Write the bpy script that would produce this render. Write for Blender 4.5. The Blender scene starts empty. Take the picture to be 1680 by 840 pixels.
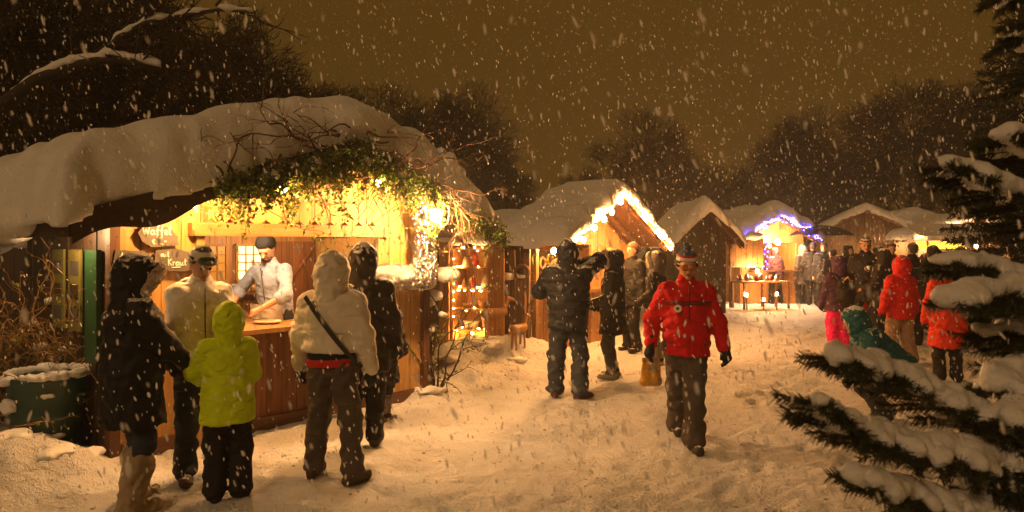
import bpy, math, random
import numpy as np
from mathutils import Vector, Matrix
R = math.radians
sc = bpy.context.scene
COL = sc.collection

# ---------------------------------------------------------------- camera
F, HC, CX, HY = 1200.0, 1.77, 840.0, 400.0          # focal length in photo pixels, eye height, centre column, horizon row
cd = bpy.data.cameras.new('camera'); cam = bpy.data.objects.new('camera', cd); COL.objects.link(cam)
sc.camera = cam
cam.location = (0, 0, HC); cam.rotation_euler = (R(90), 0, 0)
cd.sensor_width = 36; cd.lens = 36*F/1680; cd.shift_y = -20/1680
cd.clip_start = .05; cd.clip_end = 600
cd.dof.use_dof = True; cd.dof.focus_distance = 6.8; cd.dof.aperture_fstop = 3.4

# ---------------------------------------------------------------- world: snow clouds lit brown by the town
w = bpy.data.worlds.new('World'); sc.world = w; w.use_nodes = True
nt = w.node_tree; N = nt.nodes; bg = N['Background']
tc = N.new('ShaderNodeTexCoord'); nz = N.new('ShaderNodeTexNoise'); nz.inputs['Scale'].default_value = 1.6; nz.inputs['Detail'].default_value = 4
rp = N.new('ShaderNodeValToRGB')
rp.color_ramp.elements[0].position = .3; rp.color_ramp.elements[0].color = (.049, .0222, .0031, 1)
rp.color_ramp.elements[1].position = .7; rp.color_ramp.elements[1].color = (.062, .0286, .0041, 1)
nt.links.new(tc.outputs['Generated'], nz.inputs['Vector']); nt.links.new(nz.outputs['Fac'], rp.inputs['Fac'])
nt.links.new(rp.outputs['Color'], bg.inputs['Color']); bg.inputs['Strength'].default_value = 1.0

# ---------------------------------------------------------------- the soft glow of the lit clouds and street behind the viewer
sl = bpy.data.lights.new('sun', 'SUN'); so = bpy.data.objects.new('sun', sl); COL.objects.link(so)
sl.energy = .42; sl.angle = R(14); sl.color = (1, .59, .28)
so.rotation_euler = (R(60), 0, R(-32))

sc.view_settings.view_transform = 'Standard'; sc.view_settings.look = 'None'
sc.view_settings.gamma = 1; sc.view_settings.use_curve_mapping = False; sc.view_settings.exposure = .58
cy = sc.cycles
cy.use_denoising = True; cy.max_bounces = 5; cy.diffuse_bounces = 3; cy.glossy_bounces = 2; cy.transmission_bounces = 2
cy.volume_bounces = 0; cy.transparent_max_bounces = 6; cy.sample_clamp_indirect = 3; cy.use_light_tree = True
cy.caustics_reflective = False; cy.caustics_refractive = False

# ---------------------------------------------------------------- helpers
def at(px, py, Y): return Vector(((px-CX)/F*Y, Y, HC-(py-HY)/F*Y))
def G(px, py):
    Y = F*HC/(py-HY); return ((px-CX)/F*Y, Y)

BANKS = []
def bank(px, py, r, h):
    x, y = G(px, py); BANKS.append((x, y, r, h))
for b_ in [(790,592,.55,.30),(735,600,.5,.28),(850,592,.5,.22),(770,620,.45,.16),(690,650,.4,.16),(885,588,.5,.2),(830,612,.4,.12),
           (60,790,.5,.13),(15,800,.6,.22),(120,805,.35,.08),(-60,760,.7,.3),(30,700,.5,.18),
           (1060,560,.6,.12),(1010,575,.4,.05),(930,600,.4,.08),(715,640,.35,.14),(1130,520,1.4,.25),(1090,545,.7,.12)]: bank(*b_)
def gz(x, y):
    x = np.asarray(x, float); y = np.asarray(y, float)
    z = .018*np.sin(x*1.3+.5*y)+.015*np.sin(y*1.7-.8*x+1)
    for bx, by, r, h in BANKS:
        z = z + h*np.exp(-((x-bx)**2+(y-by)**2)/(2*(r*.6)**2))
    return z
def vnoise(x, y, seed=0):
    """smooth value noise"""
    xi = np.floor(x).astype(np.int64); yi = np.floor(y).astype(np.int64); fx = x-xi; fy = y-yi
    fx = fx*fx*(3-2*fx); fy = fy*fy*(3-2*fy)
    def h(a, b):
        n = (a*374761393+b*668265263+seed*974711) & 0x7fffffff
        n = ((n ^ (n >> 13))*1274126177) & 0x7fffffff
        return ((n ^ (n >> 16)) & 0xffff)/65535.0
    return (h(xi,yi)*(1-fx)+h(xi+1,yi)*fx)*(1-fy)+(h(xi,yi+1)*(1-fx)+h(xi+1,yi+1)*fx)*fy

def mesh_np(name, V, Q, mats=(), smooth=True, T=None, mi=None):
    me = bpy.data.meshes.new(name)
    V = np.asarray(V, np.float32); Q = np.asarray(Q, np.int32)
    me.vertices.add(len(V)); me.vertices.foreach_set('co', V.ravel())
    n = Q.shape[1]
    me.loops.add(Q.size); me.loops.foreach_set('vertex_index', Q.ravel())
    me.polygons.add(len(Q)); me.polygons.foreach_set('loop_start', np.arange(len(Q), dtype=np.int32)*n)
    try: me.polygons.foreach_set('loop_total', np.full(len(Q), n, np.int32))
    except Exception: pass
    if smooth: me.polygons.foreach_set('use_smooth', np.ones(len(Q), bool))
    if T is not None:
        a = me.attributes.new('tone', 'FLOAT', 'FACE'); a.data.foreach_set('value', np.asarray(T, np.float32))
    for m in mats: me.materials.append(m)
    if mi is not None: me.polygons.foreach_set('material_index', np.asarray(mi, np.int32))
    me.update(calc_edges=True); me.validate()
    return me
def link(name, me, parent=None, **k):
    o = bpy.data.objects.new(name, me); COL.objects.link(o)
    if parent: o.parent = parent
    for a, b in k.items(): o[a] = b
    return o
def thing(name, label, cat, loc=(0,0,0), rz=0, group=None):
    o = bpy.data.objects.new(name, None); COL.objects.link(o); o.location = loc; o.rotation_euler = (0,0,rz)
    o.empty_display_size = .2
    o['label'] = label; o['category'] = cat
    if group: o['group'] = group
    return o
def tag(o, label, cat, group=None):
    o['label'] = label; o['category'] = cat
    if group: o['group'] = group
    return o
def copy_tree(o, parent=None, **k):
    c = o.copy(); COL.objects.link(c); c.parent = parent
    for ch in list(o.children): copy_tree(ch, c)
    for a, b in k.items(): c[a] = b
    return c

class MB:
    """collects boxes, beams, tubes, prisms; builds ONE mesh"""
    def __init__(s): s.v = []; s.f = []; s.t = []
    def add(s, vs, fs, tone=None):
        o = len(s.v); s.v += [tuple(v) for v in vs]; tone = random.random() if tone is None else tone
        for f in fs: s.f.append(tuple(i+o for i in f)); s.t.append(tone)
    def box(s, lo, hi, M=None, tone=None):
        x0,y0,z0 = lo; x1,y1,z1 = hi
        vs = [Vector(p) for p in ((x0,y0,z0),(x1,y0,z0),(x1,y1,z0),(x0,y1,z0),(x0,y0,z1),(x1,y0,z1),(x1,y1,z1),(x0,y1,z1))]
        if M is not None: vs = [M @ v for v in vs]
        s.add(vs, ((0,3,2,1),(4,5,6,7),(0,1,5,4),(1,2,6,5),(2,3,7,6),(3,0,4,7)), tone)
    def beam(s, a, b, w, h, up=(0,0,1), tone=None):
        a = Vector(a); b = Vector(b); d = (b-a); L = d.length; d.normalize(); u = Vector(up)
        x = d.cross(u).normalized(); z = x.cross(d).normalized()
        M = Matrix((x, d, z)).transposed().to_4x4(); M.translation = a
        s.box((-w/2,0,-h/2),(w/2,L,h/2), M, tone)
    def tube(s, P, r, n=6, tone=None, cap=True):
        P = [Vector(p) for p in P]; r = r if hasattr(r,'__len__') else [r]*len(P)
        vs = []; ref = None
        for i, p in enumerate(P):
            d = (P[min(i+1,len(P)-1)]-P[max(i-1,0)])
            d = d.normalized() if d.length > 1e-9 else Vector((0,0,1))
            if ref is None: ref = d.orthogonal().normalized()
            x = (ref-d*ref.dot(d));  x = x.normalized() if x.length > 1e-6 else d.orthogonal().normalized(); ref = x; y = d.cross(x)
            for k in range(n):
                a = 2*math.pi*k/n; vs.append(p+(x*math.cos(a)+y*math.sin(a))*r[i])
        fs = [(i*n+k, i*n+(k+1)%n, (i+1)*n+(k+1)%n, (i+1)*n+k) for i in range(len(P)-1) for k in range(n)]
        if cap: fs += [tuple(range(n))[::-1], tuple((len(P)-1)*n+k for k in range(n))]
        s.add(vs, fs, tone)
    def prism(s, poly, y0, y1, tone=None, M=None):
        """poly in xz, extruded from y0 to y1"""
        n = len(poly); vs = [Vector((x,y0,z)) for x,z in poly]+[Vector((x,y1,z)) for x,z in poly]
        if M is not None: vs = [M @ v for v in vs]
        s.add(vs, [tuple(range(n)), tuple(range(2*n-1,n-1,-1))]+[(i,i+n,(i+1)%n+n,(i+1)%n) for i in range(n)], tone)
    def lathe(s, prof, c=(0,0,0), n=20, tone=None):
        vs = [Vector((c[0]+r*math.cos(2*math.pi*k/n), c[1]+r*math.sin(2*math.pi*k/n), c[2]+z)) for r,z in prof for k in range(n)]
        m = len(prof)
        fs = [(i*n+k, i*n+(k+1)%n, (i+1)*n+(k+1)%n, (i+1)*n+k) for i in range(m-1) for k in range(n)]
        fs += [tuple(range(n))[::-1], tuple((m-1)*n+k for k in range(n))]
        s.add(vs, fs, tone)
    def ball(s, c, r, n=8, tone=None, sc_=(1,1,1)):
        pr = [(math.sin(math.pi*i/n), -math.cos(math.pi*i/n)) for i in range(n+1)]
        c = Vector(c); m = n+4
        vs = [c+Vector((a*math.cos(2*math.pi*k/m)*r*sc_[0], a*math.sin(2*math.pi*k/m)*r*sc_[1], b*r*sc_[2])) for a,b in pr for k in range(m)]
        s.add(vs, [(i*m+k, i*m+(k+1)%m, (i+1)*m+(k+1)%m, (i+1)*m+k) for i in range(n) for k in range(m)], tone)
    def leaf(s, p, L, W, d, nrm, tone=None):
        d = Vector(d).normalized(); sd = d.cross(Vector(nrm)); sd = sd.normalized() if sd.length > 1e-5 else d.orthogonal()
        p = Vector(p); n = sd.cross(d)*(W*.25)
        s.add([p, p+d*L*.45+sd*W/2-n, p+d*L, p+d*L*.45-sd*W/2-n, p+d*L*.45], [(0,1,4),(1,2,4),(4,2,3),(0,4,3)], tone)
    def build(s, name, mat, parent=None, smooth=False, **k):
        me = bpy.data.meshes.new(name); me.from_pydata(s.v, [], s.f)
        a = me.attributes.new('tone', 'FLOAT', 'FACE'); a.data.foreach_set('value', s.t)
        if smooth: me.polygons.foreach_set('use_smooth', [True]*len(s.f))
        me.materials.append(mat); me.update()
        return link(name, me, parent, **k)

# ---------------------------------------------------------------- signed-distance modelling -> one continuous surface
def nets(D, lo, h):
    S = D < 0
    c = np.zeros(tuple(n-1 for n in D.shape), np.int8)
    sl_ = lambda i, n: slice(i, n-1+i)
    nx, ny, nz_ = D.shape
    for i in (0,1):
        for j in (0,1):
            for k in (0,1): c += S[sl_(i,nx), sl_(j,ny), sl_(k,nz_)]
    act = (c > 0) & (c < 8); I = np.argwhere(act)
    idx = -np.ones(c.shape, np.int32); idx[act] = np.arange(len(I))
    acc = np.zeros((len(I),3)); cnt = np.zeros(len(I))
    for ax in range(3):
        o1, o2 = [a for a in range(3) if a != ax]
        for i in (0,1):
            for j in (0,1):
                A = I.copy(); A[:,o1] += i; A[:,o2] += j; B = A.copy(); B[:,ax] += 1
                a = D[A[:,0],A[:,1],A[:,2]]; b = D[B[:,0],B[:,1],B[:,2]]
                m = (a < 0) != (b < 0); t = np.where(m, a/np.where(m, a-b, 1), 0)
                p = A.astype(float); p[:,ax] += t; acc[m] += p[m]; cnt[m] += 1
    V = acc/np.maximum(cnt,1)[:,None]*h+np.asarray(lo)
    Qs = []
    for ax in range(3):
        o1, o2 = [(1,2),(2,0),(0,1)][ax]
        s0 = [slice(None)]*3; s1 = [slice(None)]*3; s0[ax] = slice(0,-1); s1[ax] = slice(1,None)
        E = S[tuple(s0)] != S[tuple(s1)]
        P = np.argwhere(E); ok = (P[:,o1] > 0) & (P[:,o2] > 0) & (P[:,o1] < D.shape[o1]-1) & (P[:,o2] < D.shape[o2]-1)
        P = P[ok]
        if not len(P): continue
        ins = S[P[:,0],P[:,1],P[:,2]]
        def cell(a, b):
            C = P.copy(); C[:,o1] += a; C[:,o2] += b; return idx[C[:,0],C[:,1],C[:,2]]
        q = np.stack([cell(-1,-1), cell(0,-1), cell(0,0), cell(-1,0)], 1)
        q[~ins] = q[~ins][:, ::-1]; Qs.append(q)
    Q = np.concatenate(Qs) if Qs else np.zeros((0,4), int)
    return V, Q[(Q >= 0).all(1)]

class SD:
    def __init__(s, h): s.h = h; s.ops = []; s.lo = np.full(3, 1e9); s.hi = np.full(3, -1e9)
    def _b(s, pts, r):
        for p in pts: s.lo = np.minimum(s.lo, np.asarray(p)-r); s.hi = np.maximum(s.hi, np.asarray(p)+r)
    def cap(s, a, b, ra, rb=None, k=.03, wide=None, wf=1, sub=False):
        rb = ra if rb is None else rb; a = np.array(a, float); b = np.array(b, float)
        R_ = max(ra, rb)*max(wf,1)
        if not sub: s._b((a,b), R_)
        s.ops.append(('cap', a, b, ra, rb, k, None if wide is None else np.array(wide,float), wf, sub, R_)); return s
    def ell(s, c, r, k=.03, M=None, sub=False):
        c = np.array(c, float); r = np.array(r, float)
        if not sub: s._b((c,), r.max())
        s.ops.append(('ell', c, r, k, None if M is None else np.array(M,float)[:3,:3], sub)); return s
    def fn(s, f): s.ops.append(('fn', f)); return s
    def bounds(s, lo, hi): s.lo = np.minimum(s.lo, lo); s.hi = np.maximum(s.hi, hi); return s
    def field(s):
        h = s.h; lo = s.lo-3*h-.01; hi = s.hi+3*h+.01
        n = np.ceil((hi-lo)/h).astype(int)+1
        D = np.full(n, 5., np.float32); ax = [lo[i]+np.arange(n[i])*h for i in range(3)]
        for op in s.ops:
            if op[0] == 'fn':
                D = op[1](D, ax[0][:,None,None], ax[1][None,:,None], ax[2][None,None,:]).astype(np.float32); continue
            if op[0] == 'cap': _, a, b, ra, rb, k, wd, wf, sub, R_ = op; l = np.minimum(a,b)-R_; u = np.maximum(a,b)+R_
            else: _, c, r, k, M, sub = op; l = c-r.max(); u = c+r.max()
            m = k+2*h
            i0 = np.clip(np.floor((l-m-lo)/h).astype(int), 0, n); i1 = np.clip(np.ceil((u+m-lo)/h).astype(int)+1, 0, n)
            if (i1 <= i0).any(): continue
            sl_ = tuple(slice(i0[q], i1[q]) for q in range(3))
            X = ax[0][sl_[0]][:,None,None]; Y = ax[1][sl_[1]][None,:,None]; Z = ax[2][sl_[2]][None,None,:]
            if op[0] == 'cap':
                px, py, pz = X-a[0], Y-a[1], Z-a[2]; ba = b-a; L2 = max(ba@ba, 1e-9)
                t = np.clip((px*ba[0]+py*ba[1]+pz*ba[2])/L2, 0, 1)
                qx, qy, qz = px-t*ba[0], py-t*ba[1], pz-t*ba[2]
                if wd is not None:
                    g = (qx*wd[0]+qy*wd[1]+qz*wd[2])*(1-1/wf); qx, qy, qz = qx-g*wd[0], qy-g*wd[1], qz-g*wd[2]
                d = np.sqrt(qx*qx+qy*qy+qz*qz)-(ra+(rb-ra)*t)
            else:
                px, py, pz = X-c[0], Y-c[1], Z-c[2]
                if M is not None:
                    px, py, pz = [M[0,q]*px+M[1,q]*py+M[2,q]*pz for q in range(3)]
                k0 = np.sqrt((px/r[0])**2+(py/r[1])**2+(pz/r[2])**2); k1 = np.sqrt((px/r[0]**2)**2+(py/r[1]**2)**2+(pz/r[2]**2)**2)
                d = k0*(k0-1)/np.maximum(k1, 1e-6)
            C = D[sl_]
            if sub:
                hh = np.maximum(k-np.abs(C+d), 0)/k; D[sl_] = np.maximum(C, -d)+hh*hh*k/4
            else:
                hh = np.maximum(k-np.abs(C-d), 0)/k; D[sl_] = np.minimum(C, d)-hh*hh*k/4
        return D, lo
    def mesh(s, name, mats, mi=None):
        D, lo = s.field(); D[0]=D[-1]=1; D[:,0]=D[:,-1]=1; D[:,:,0]=D[:,:,-1]=1
        V, Q = nets(D, lo, s.h)
        return mesh_np(name, V, Q, mats, mi=None if mi is None else mi(V[Q].mean(1)))

def crease(amp, f, seed=0):
    """sharp-edged pulls and creases"""
    r = np.random.RandomState(seed+77); A = r.normal(size=(3,3)); A /= np.linalg.norm(A, axis=1, keepdims=True); A[:,2] = np.abs(A[:,2])+.6; ph = r.uniform(0,6.28,6)
    def f_(D, X, Y, Z):
        g = 0
        for i in range(3):
            u = f*(A[i,0]*X+A[i,1]*Y+A[i,2]*Z)+ph[i]+1.6*np.sin(f*.45*(A[i,1]*X-A[i,2]*Y+A[i,0]*Z)+ph[i+3]); g = g+(np.abs(np.sin(u))-.6)*(.5+.5*np.sin(f*.3*(X+Z)*(i+1)+ph[i]))
        return D-amp*g
    return f_
def wob(amp, f, seed=0):
    """soft fold noise added to a distance field"""
    r = np.random.RandomState(seed); A = r.uniform(-1,1,(5,3))*f; B = r.uniform(-1,1,(5,3))*f*1.7; ph = r.uniform(0,6.28,10)
    def f_(D, X, Y, Z):
        g = 0
        for i in range(5):
            g = g+np.sin(A[i,0]*X+A[i,1]*Y+A[i,2]*Z+ph[i]+1.4*np.sin(B[i,0]*X+B[i,1]*Y+B[i,2]*Z+ph[i+5]))
        return D+amp*g/2.2
    return f_

# ---------------------------------------------------------------- materials
def mat(name):
    m = bpy.data.materials.new(name); m.use_nodes = True; nt = m.node_tree
    return m, nt, nt.nodes['Principled BSDF'], nt.nodes['Material Output']
def nd(nt, t, ins=None, **k):
    n = nt.nodes.new(t)
    for a, b in k.items(): setattr(n, a, b)
    for a, b in (ins or {}).items():
        if isinstance(b, bpy.types.NodeSocket): nt.links.new(b, n.inputs[a])
        else: n.inputs[a].default_value = b
    return n
def c4(c): return (c[0],c[1],c[2],1)
def bump(nt, p, h, strength=.5, dist=.01):
    b = nd(nt, 'ShaderNodeBump', {'Strength': strength, 'Distance': dist, 'Height': h}); nt.links.new(b.outputs[0], p.inputs['Normal']); return b
def mixc(nt, f, a, b, mode='MIX'):
    n = nd(nt, 'ShaderNodeMix', data_type='RGBA', blend_type=mode)
    for i, v in ((0, f), (6, a), (7, b)):
        if isinstance(v, bpy.types.NodeSocket): nt.links.new(v, n.inputs[i])
        else: n.inputs[i].default_value = v if i == 0 else c4(v)
    return n.outputs[2]
def math_(nt, op, a, b=0, clamp=False):
    n = nd(nt, 'ShaderNodeMath', operation=op, use_clamp=clamp)
    for i, v in ((0,a),(1,b)):
        if isinstance(v, bpy.types.NodeSocket): nt.links.new(v, n.inputs[i])
        else: n.inputs[i].default_value = v
    return n.outputs[0]
def noise(nt, co, scale, detail=4, rough=.55):
    return nd(nt, 'ShaderNodeTexNoise', {'Vector': co, 'Scale': scale, 'Detail': detail, 'Roughness': rough})
SNOWC = (.80, .79, .78)
def dust(nt, co, col, amount, scale=30):
    """snow settled on upward faces"""
    g = nd(nt, 'ShaderNodeNewGeometry'); s = nd(nt, 'ShaderNodeSeparateXYZ', {0: g.outputs['Normal']})
    n = noise(nt, co, scale, 5, .7)
    a = math_(nt, 'MULTIPLY', s.outputs[2], .55)
    b = math_(nt, 'ADD', a, math_(nt, 'MULTIPLY', n.outputs['Fac'], .9))
    f = math_(nt, 'MULTIPLY', math_(nt, 'SUBTRACT', b, 1.12-amount*.45), 7, True)
    return mixc(nt, f, col, SNOWC)
CM = {}
def cloth(col, rough=.75, snow=.35, fold=.5, sheen=.0, weave=220):
    key = (col, rough, snow, fold)
    if key in CM: return CM[key]
    m, nt, p, o = mat('cloth'); co = nd(nt, 'ShaderNodeTexCoord').outputs['Object']
    n = noise(nt, co, 9, 3); v = math_(nt, 'MULTIPLY_ADD', n.outputs['Fac'], .5); nt.nodes[-1].inputs[2].default_value = .75
    c = nd(nt, 'ShaderNodeHueSaturation', {'Color': c4(col), 'Value': v}).outputs[0]
    if snow: c = dust(nt, co, c, snow)
    nt.links.new(c, p.inputs['Base Color']) if not isinstance(c, tuple) else None
    p.inputs['Roughness'].default_value = rough; p.inputs['Specular IOR Level'].default_value = .22
    mp = nd(nt, 'ShaderNodeMapping', {'Vector': co, 'Rotation': (.3,.5,.2), 'Scale': (1,1,1.7)})
    w_ = nd(nt, 'ShaderNodeTexNoise', {'Vector': mp.outputs[0], 'Scale': 6.5, 'Detail': 3., 'Distortion': .8}, noise_type='RIDGED_MULTIFRACTAL')
    bb = nd(nt, 'ShaderNodeBump', {'Strength': min(1, fold*1.4), 'Distance': .030, 'Height': w_.outputs['Fac']})
    w2 = noise(nt, co, weave, 2)
    b2 = nd(nt, 'ShaderNodeBump', {'Strength': .25, 'Distance': .003, 'Height': w2.outputs['Fac'], 'Normal': bb.outputs[0]})
    nt.links.new(b2.outputs[0], p.inputs['Normal'])
    CM[key] = m; return m
def mixc_fix(): pass
def plain(name, col, rough=.6, metal=0, nscale=20, nb=.2, snow=0, var=.3):
    m, nt, p, o = mat(name); co = nd(nt, 'ShaderNodeTexCoord').outputs['Object']
    n = noise(nt, co, nscale, 5); v = math_(nt, 'MULTIPLY_ADD', n.outputs['Fac'], 2*var); nt.nodes[-1].inputs[2].default_value = 1-var
    c = nd(nt, 'ShaderNodeHueSaturation', {'Color': c4(col), 'Value': v}).outputs[0]
    if snow: c = dust(nt, co, c, snow)
    nt.links.new(c, p.inputs['Base Color']); p.inputs['Roughness'].default_value = rough; p.inputs['Metallic'].default_value = metal
    bump(nt, p, n.outputs['Fac'], nb, .01); return m
def wood(name, col, dark, grain='z', rough=.55, snow=0, sc_=1., tonev=.35):
    m, nt, p, o = mat(name); co = nd(nt, 'ShaderNodeTexCoord').outputs['Object']
    at_ = nd(nt, 'ShaderNodeAttribute', attribute_name='tone')
    sv = {'z': (22,22,1.6), 'x': (1.6,22,22), 'y': (22,1.6,22)}[grain]
    mp = nd(nt, 'ShaderNodeMapping', {'Vector': co, 'Scale': tuple(q*sc_ for q in sv)})
    off = nd(nt, 'ShaderNodeCombineXYZ', {0: math_(nt,'MULTIPLY',at_.outputs['Fac'],37.), 1: math_(nt,'MULTIPLY',at_.outputs['Fac'],17.), 2: math_(nt,'MULTIPLY',at_.outputs['Fac'],53.)})
    ad = nd(nt, 'ShaderNodeVectorMath', {0: mp.outputs[0], 1: off.outputs[0]}, operation='ADD').outputs[0]
    n1 = nd(nt, 'ShaderNodeTexNoise', {'Vector': ad, 'Scale': 1., 'Detail': 6., 'Roughness': .6, 'Distortion': .6})
    vo = nd(nt, 'ShaderNodeTexVoronoi', {'Vector': nd(nt,'ShaderNodeVectorMath',{0:ad,1:(.22,.22,.9) if grain=='z' else (.9,.22,.22)},operation='MULTIPLY').outputs[0], 'Scale': .9})
    kn = math_(nt, 'SUBTRACT', 1, math_(nt, 'MULTIPLY', vo.outputs['Distance'], 6.), True)
    r_ = nd(nt, 'ShaderNodeValToRGB', {'Fac': n1.outputs['Fac']}); r_.color_ramp.elements[0].position = .32; r_.color_ramp.elements[1].position = .66
    r_.color_ramp.elements[0].color = c4(dark); r_.color_ramp.elements[1].color = c4(col)
    c = mixc(nt, math_(nt,'MULTIPLY',kn,.6), r_.outputs[0], tuple(q*.35 for q in dark))
    v = math_(nt, 'MULTIPLY_ADD', at_.outputs['Fac'], tonev); nt.nodes[-1].inputs[2].default_value = 1-tonev*.6
    c = nd(nt, 'ShaderNodeHueSaturation', {'Color': c, 'Value': v}).outputs[0]
    if snow: c = dust(nt, co, c, snow, 14)
    nt.links.new(c, p.inputs['Base Color']); p.inputs['Roughness'].default_value = rough
    bump(nt, p, n1.outputs['Fac'], .35, .006); return m
def glow(name, col, strength):
    m, nt, p, o = mat(name); p.inputs['Base Color'].default_value = c4(col); p.inputs['Emission Color'].default_value = c4(col)
    p.inputs['Emission Strength'].default_value = strength; return m
def leafm(name, col, col2, snow=0):
    m, nt, p, o = mat(name); at_ = nd(nt, 'ShaderNodeAttribute', attribute_name='tone'); co = nd(nt, 'ShaderNodeTexCoord').outputs['Object']
    c = mixc(nt, at_.outputs['Fac'], col, col2)
    if snow: c = dust(nt, co, c, snow, 25)
    nt.links.new(c, p.inputs['Base Color']); p.inputs['Roughness'].default_value = .5
    tr = nd(nt, 'ShaderNodeBsdfTranslucent', {'Color': c}); mx = nd(nt, 'ShaderNodeMixShader', {0: .3, 1: p.outputs[0], 2: tr.outputs[0]})
    nt.links.new(mx.outputs[0], o.inputs['Surface']); return m
def snowm(name, scale=6, fine=90, strength=.5, dirt=0):
    m, nt, p, o = mat(name); co = nd(nt, 'ShaderNodeTexCoord').outputs['Object']
    n1 = noise(nt, co, scale, 6, .6); n2 = noise(nt, co, fine, 3, .7)
    c = mixc(nt, n1.outputs['Fac'], (.72,.71,.70), (.86,.86,.86))
    if dirt:
        vg = nd(nt, 'ShaderNodeTexVoronoi', {'Vector': co, 'Scale': 9.}); gm = noise(nt, co, 1.1, 3); g_ = math_(nt, 'MULTIPLY', math_(nt,'LESS_THAN', vg.outputs['Distance'], .13), math_(nt,'GREATER_THAN', gm.outputs['Fac'], .52)); c = mixc(nt, math_(nt,'MULTIPLY',g_,.75), c, (.16,.11,.07))
        n3 = noise(nt, co, 1.7, 8, .75); f = math_(nt, 'MULTIPLY', math_(nt,'SUBTRACT',n3.outputs['Fac'],.55), 4*dirt, True)
        c = mixc(nt, f, c, (.50,.45,.40))
    nt.links.new(c, p.inputs['Base Color']); p.inputs['Roughness'].default_value = .65
    b1 = nd(nt, 'ShaderNodeBump', {'Strength': strength, 'Distance': .06, 'Height': n1.outputs['Fac']})
    b2 = nd(nt, 'ShaderNodeBump', {'Strength': strength*.8, 'Distance': .012, 'Height': n2.outputs['Fac'], 'Normal': b1.outputs[0]})
    nt.links.new(b2.outputs[0], p.inputs['Normal']); return m

M = {}
M['snow'] = snowm('fresh_snow', 5, 60, .5)
M['ground'] = snowm('trodden_snow', 12, 48, 1., .8)
M['pine'] = wood('pine', (.50,.29,.095), (.32,.16,.042))
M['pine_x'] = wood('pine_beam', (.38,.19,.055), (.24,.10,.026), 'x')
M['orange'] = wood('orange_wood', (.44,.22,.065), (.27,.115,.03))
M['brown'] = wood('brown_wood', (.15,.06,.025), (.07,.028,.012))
M['brown_x'] = wood('brown_rail', (.16,.065,.026), (.08,.03,.012), 'x')
M['redwood'] = wood('red_brown_wood', (.27,.105,.036), (.14,.048,.016))
M['dark'] = wood('dark_wood', (.055,.03,.018), (.025,.014,.009), 'x', snow=.15)
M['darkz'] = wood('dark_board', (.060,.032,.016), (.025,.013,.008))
M['old'] = wood('weathered_wood', (.30,.19,.10), (.14,.08,.04), snow=.15)
M['bark'] = plain('bark', (.045,.032,.022), .9, 0, 14, .6, snow=.25)
M['fbark'] = plain('forest_bark', (.055,.039,.021), .95, 0, 10, .3)
M['barksnow'] = plain('snowy_bark', (.10,.075,.05), .9, 0, 6, .4, snow=.8)
M['twig'] = plain('twig', (.13,.065,.028), .8, 0, 30, .2, snow=.1)
M['willow'] = plain('willow_twig', (.32,.17,.055), .7, 0, 30, .2, snow=.25)
M['leaf'] = leafm('ivy_leaf', (.050,.125,.015), (.26,.28,.035))
M['leafy'] = leafm('shrub_leaf', (.09,.12,.02), (.32,.27,.05), .15)
M['needle'] = leafm('needle', (.060,.075,.025), (.14,.115,.04))
M['spruce'] = leafm('spruce_needle', (.012,.02,.010), (.025,.032,.014), .1)
M['slate'] = plain('slate', (.075,.065,.058), .7, 0, 18, .3)
M['chalk'] = plain('chalk', (.60,.58,.54), .9, 0, 60, .1)
M['black'] = plain('black_plastic', (.02,.02,.02), .45)
M['white'] = plain('white_paint', (.75,.72,.66), .6)
M['cloth_w'] = plain('white_cloth', (.72,.68,.60), .85, snow=.2)
M['green'] = plain('green_paint', (.012,.065,.018), .5, 0, 5, .1, .1)
M['olive'] = plain('olive_paper', (.16,.14,.03), .6, 0, 5, .1)
M['bin'] = plain('green_bin', (.015,.055,.045), .4, 0, 8, .2, snow=.1)
M['basket'] = wood('wicker', (.40,.22,.08), (.18,.09,.03), 'x', sc_=3)
M['ceramic'] = plain('ceramic', (.62,.50,.36), .35)
M['red'] = plain('red_fabric', (.50,.02,.015), .6)
M['bulb'] = glow('lit_bulb', (1,.46,.135), 1450)
M['bulb_in'] = glow('inner_bulb', (1,.60,.26), 620)
M['bulb_s'] = glow('small_lit_bulb', (1,.43,.12), 800)
M['bulb_sh'] = glow('shelf_bulb', (1,.40,.09), 2600)
M['fairy'] = glow('fairy_light', (1,.48,.12), 200)
M['blue'] = glow('blue_fairy_light', (.05,.04,1), 55)
M['lampw'] = glow('white_lamp', (1,.56,.24), 1600)
M['lampc'] = glow('corner_bulb', (1,.51,.19), 1500)
M['winlit'] = glow('lit_window', (1,.66,.30), 1.6)
M['yellow'] = glow('lit_yellow_sign', (1,.62,.06), 1.5)
M['metal'] = plain('steel', (.35,.34,.32), .35, .9)
M['skin'] = plain('skin', (.48,.26,.16), .5, 0, 12, .08, 0, .12)
M['eye'] = plain('eye', (.02,.015,.01), .2)
M['lip'] = plain('lip', (.28,.09,.06), .5)
M['hair'] = plain('hair', (.035,.022,.014), .6, 0, 80, .6)
M['fur'] = plain('fur', (.42,.33,.24), .95, 0, 70, 1.0, snow=.25)
m_, nt_, p_, o_ = mat('foil'); co_ = nd(nt_, 'ShaderNodeTexCoord').outputs['Object']
v_ = nd(nt_, 'ShaderNodeTexVoronoi', {'Vector': co_, 'Scale': 22.}); v2_ = noise(nt_, co_, 40, 4)
p_.inputs['Base Color'].default_value = (.55,.54,.52,1); p_.inputs['Metallic'].default_value = 1; p_.inputs['Roughness'].default_value = .16
bump(nt_, p_, math_(nt_,'ADD',v_.outputs['Distance'],v2_.outputs['Fac']), 1., .03); M['foil'] = m_
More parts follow.
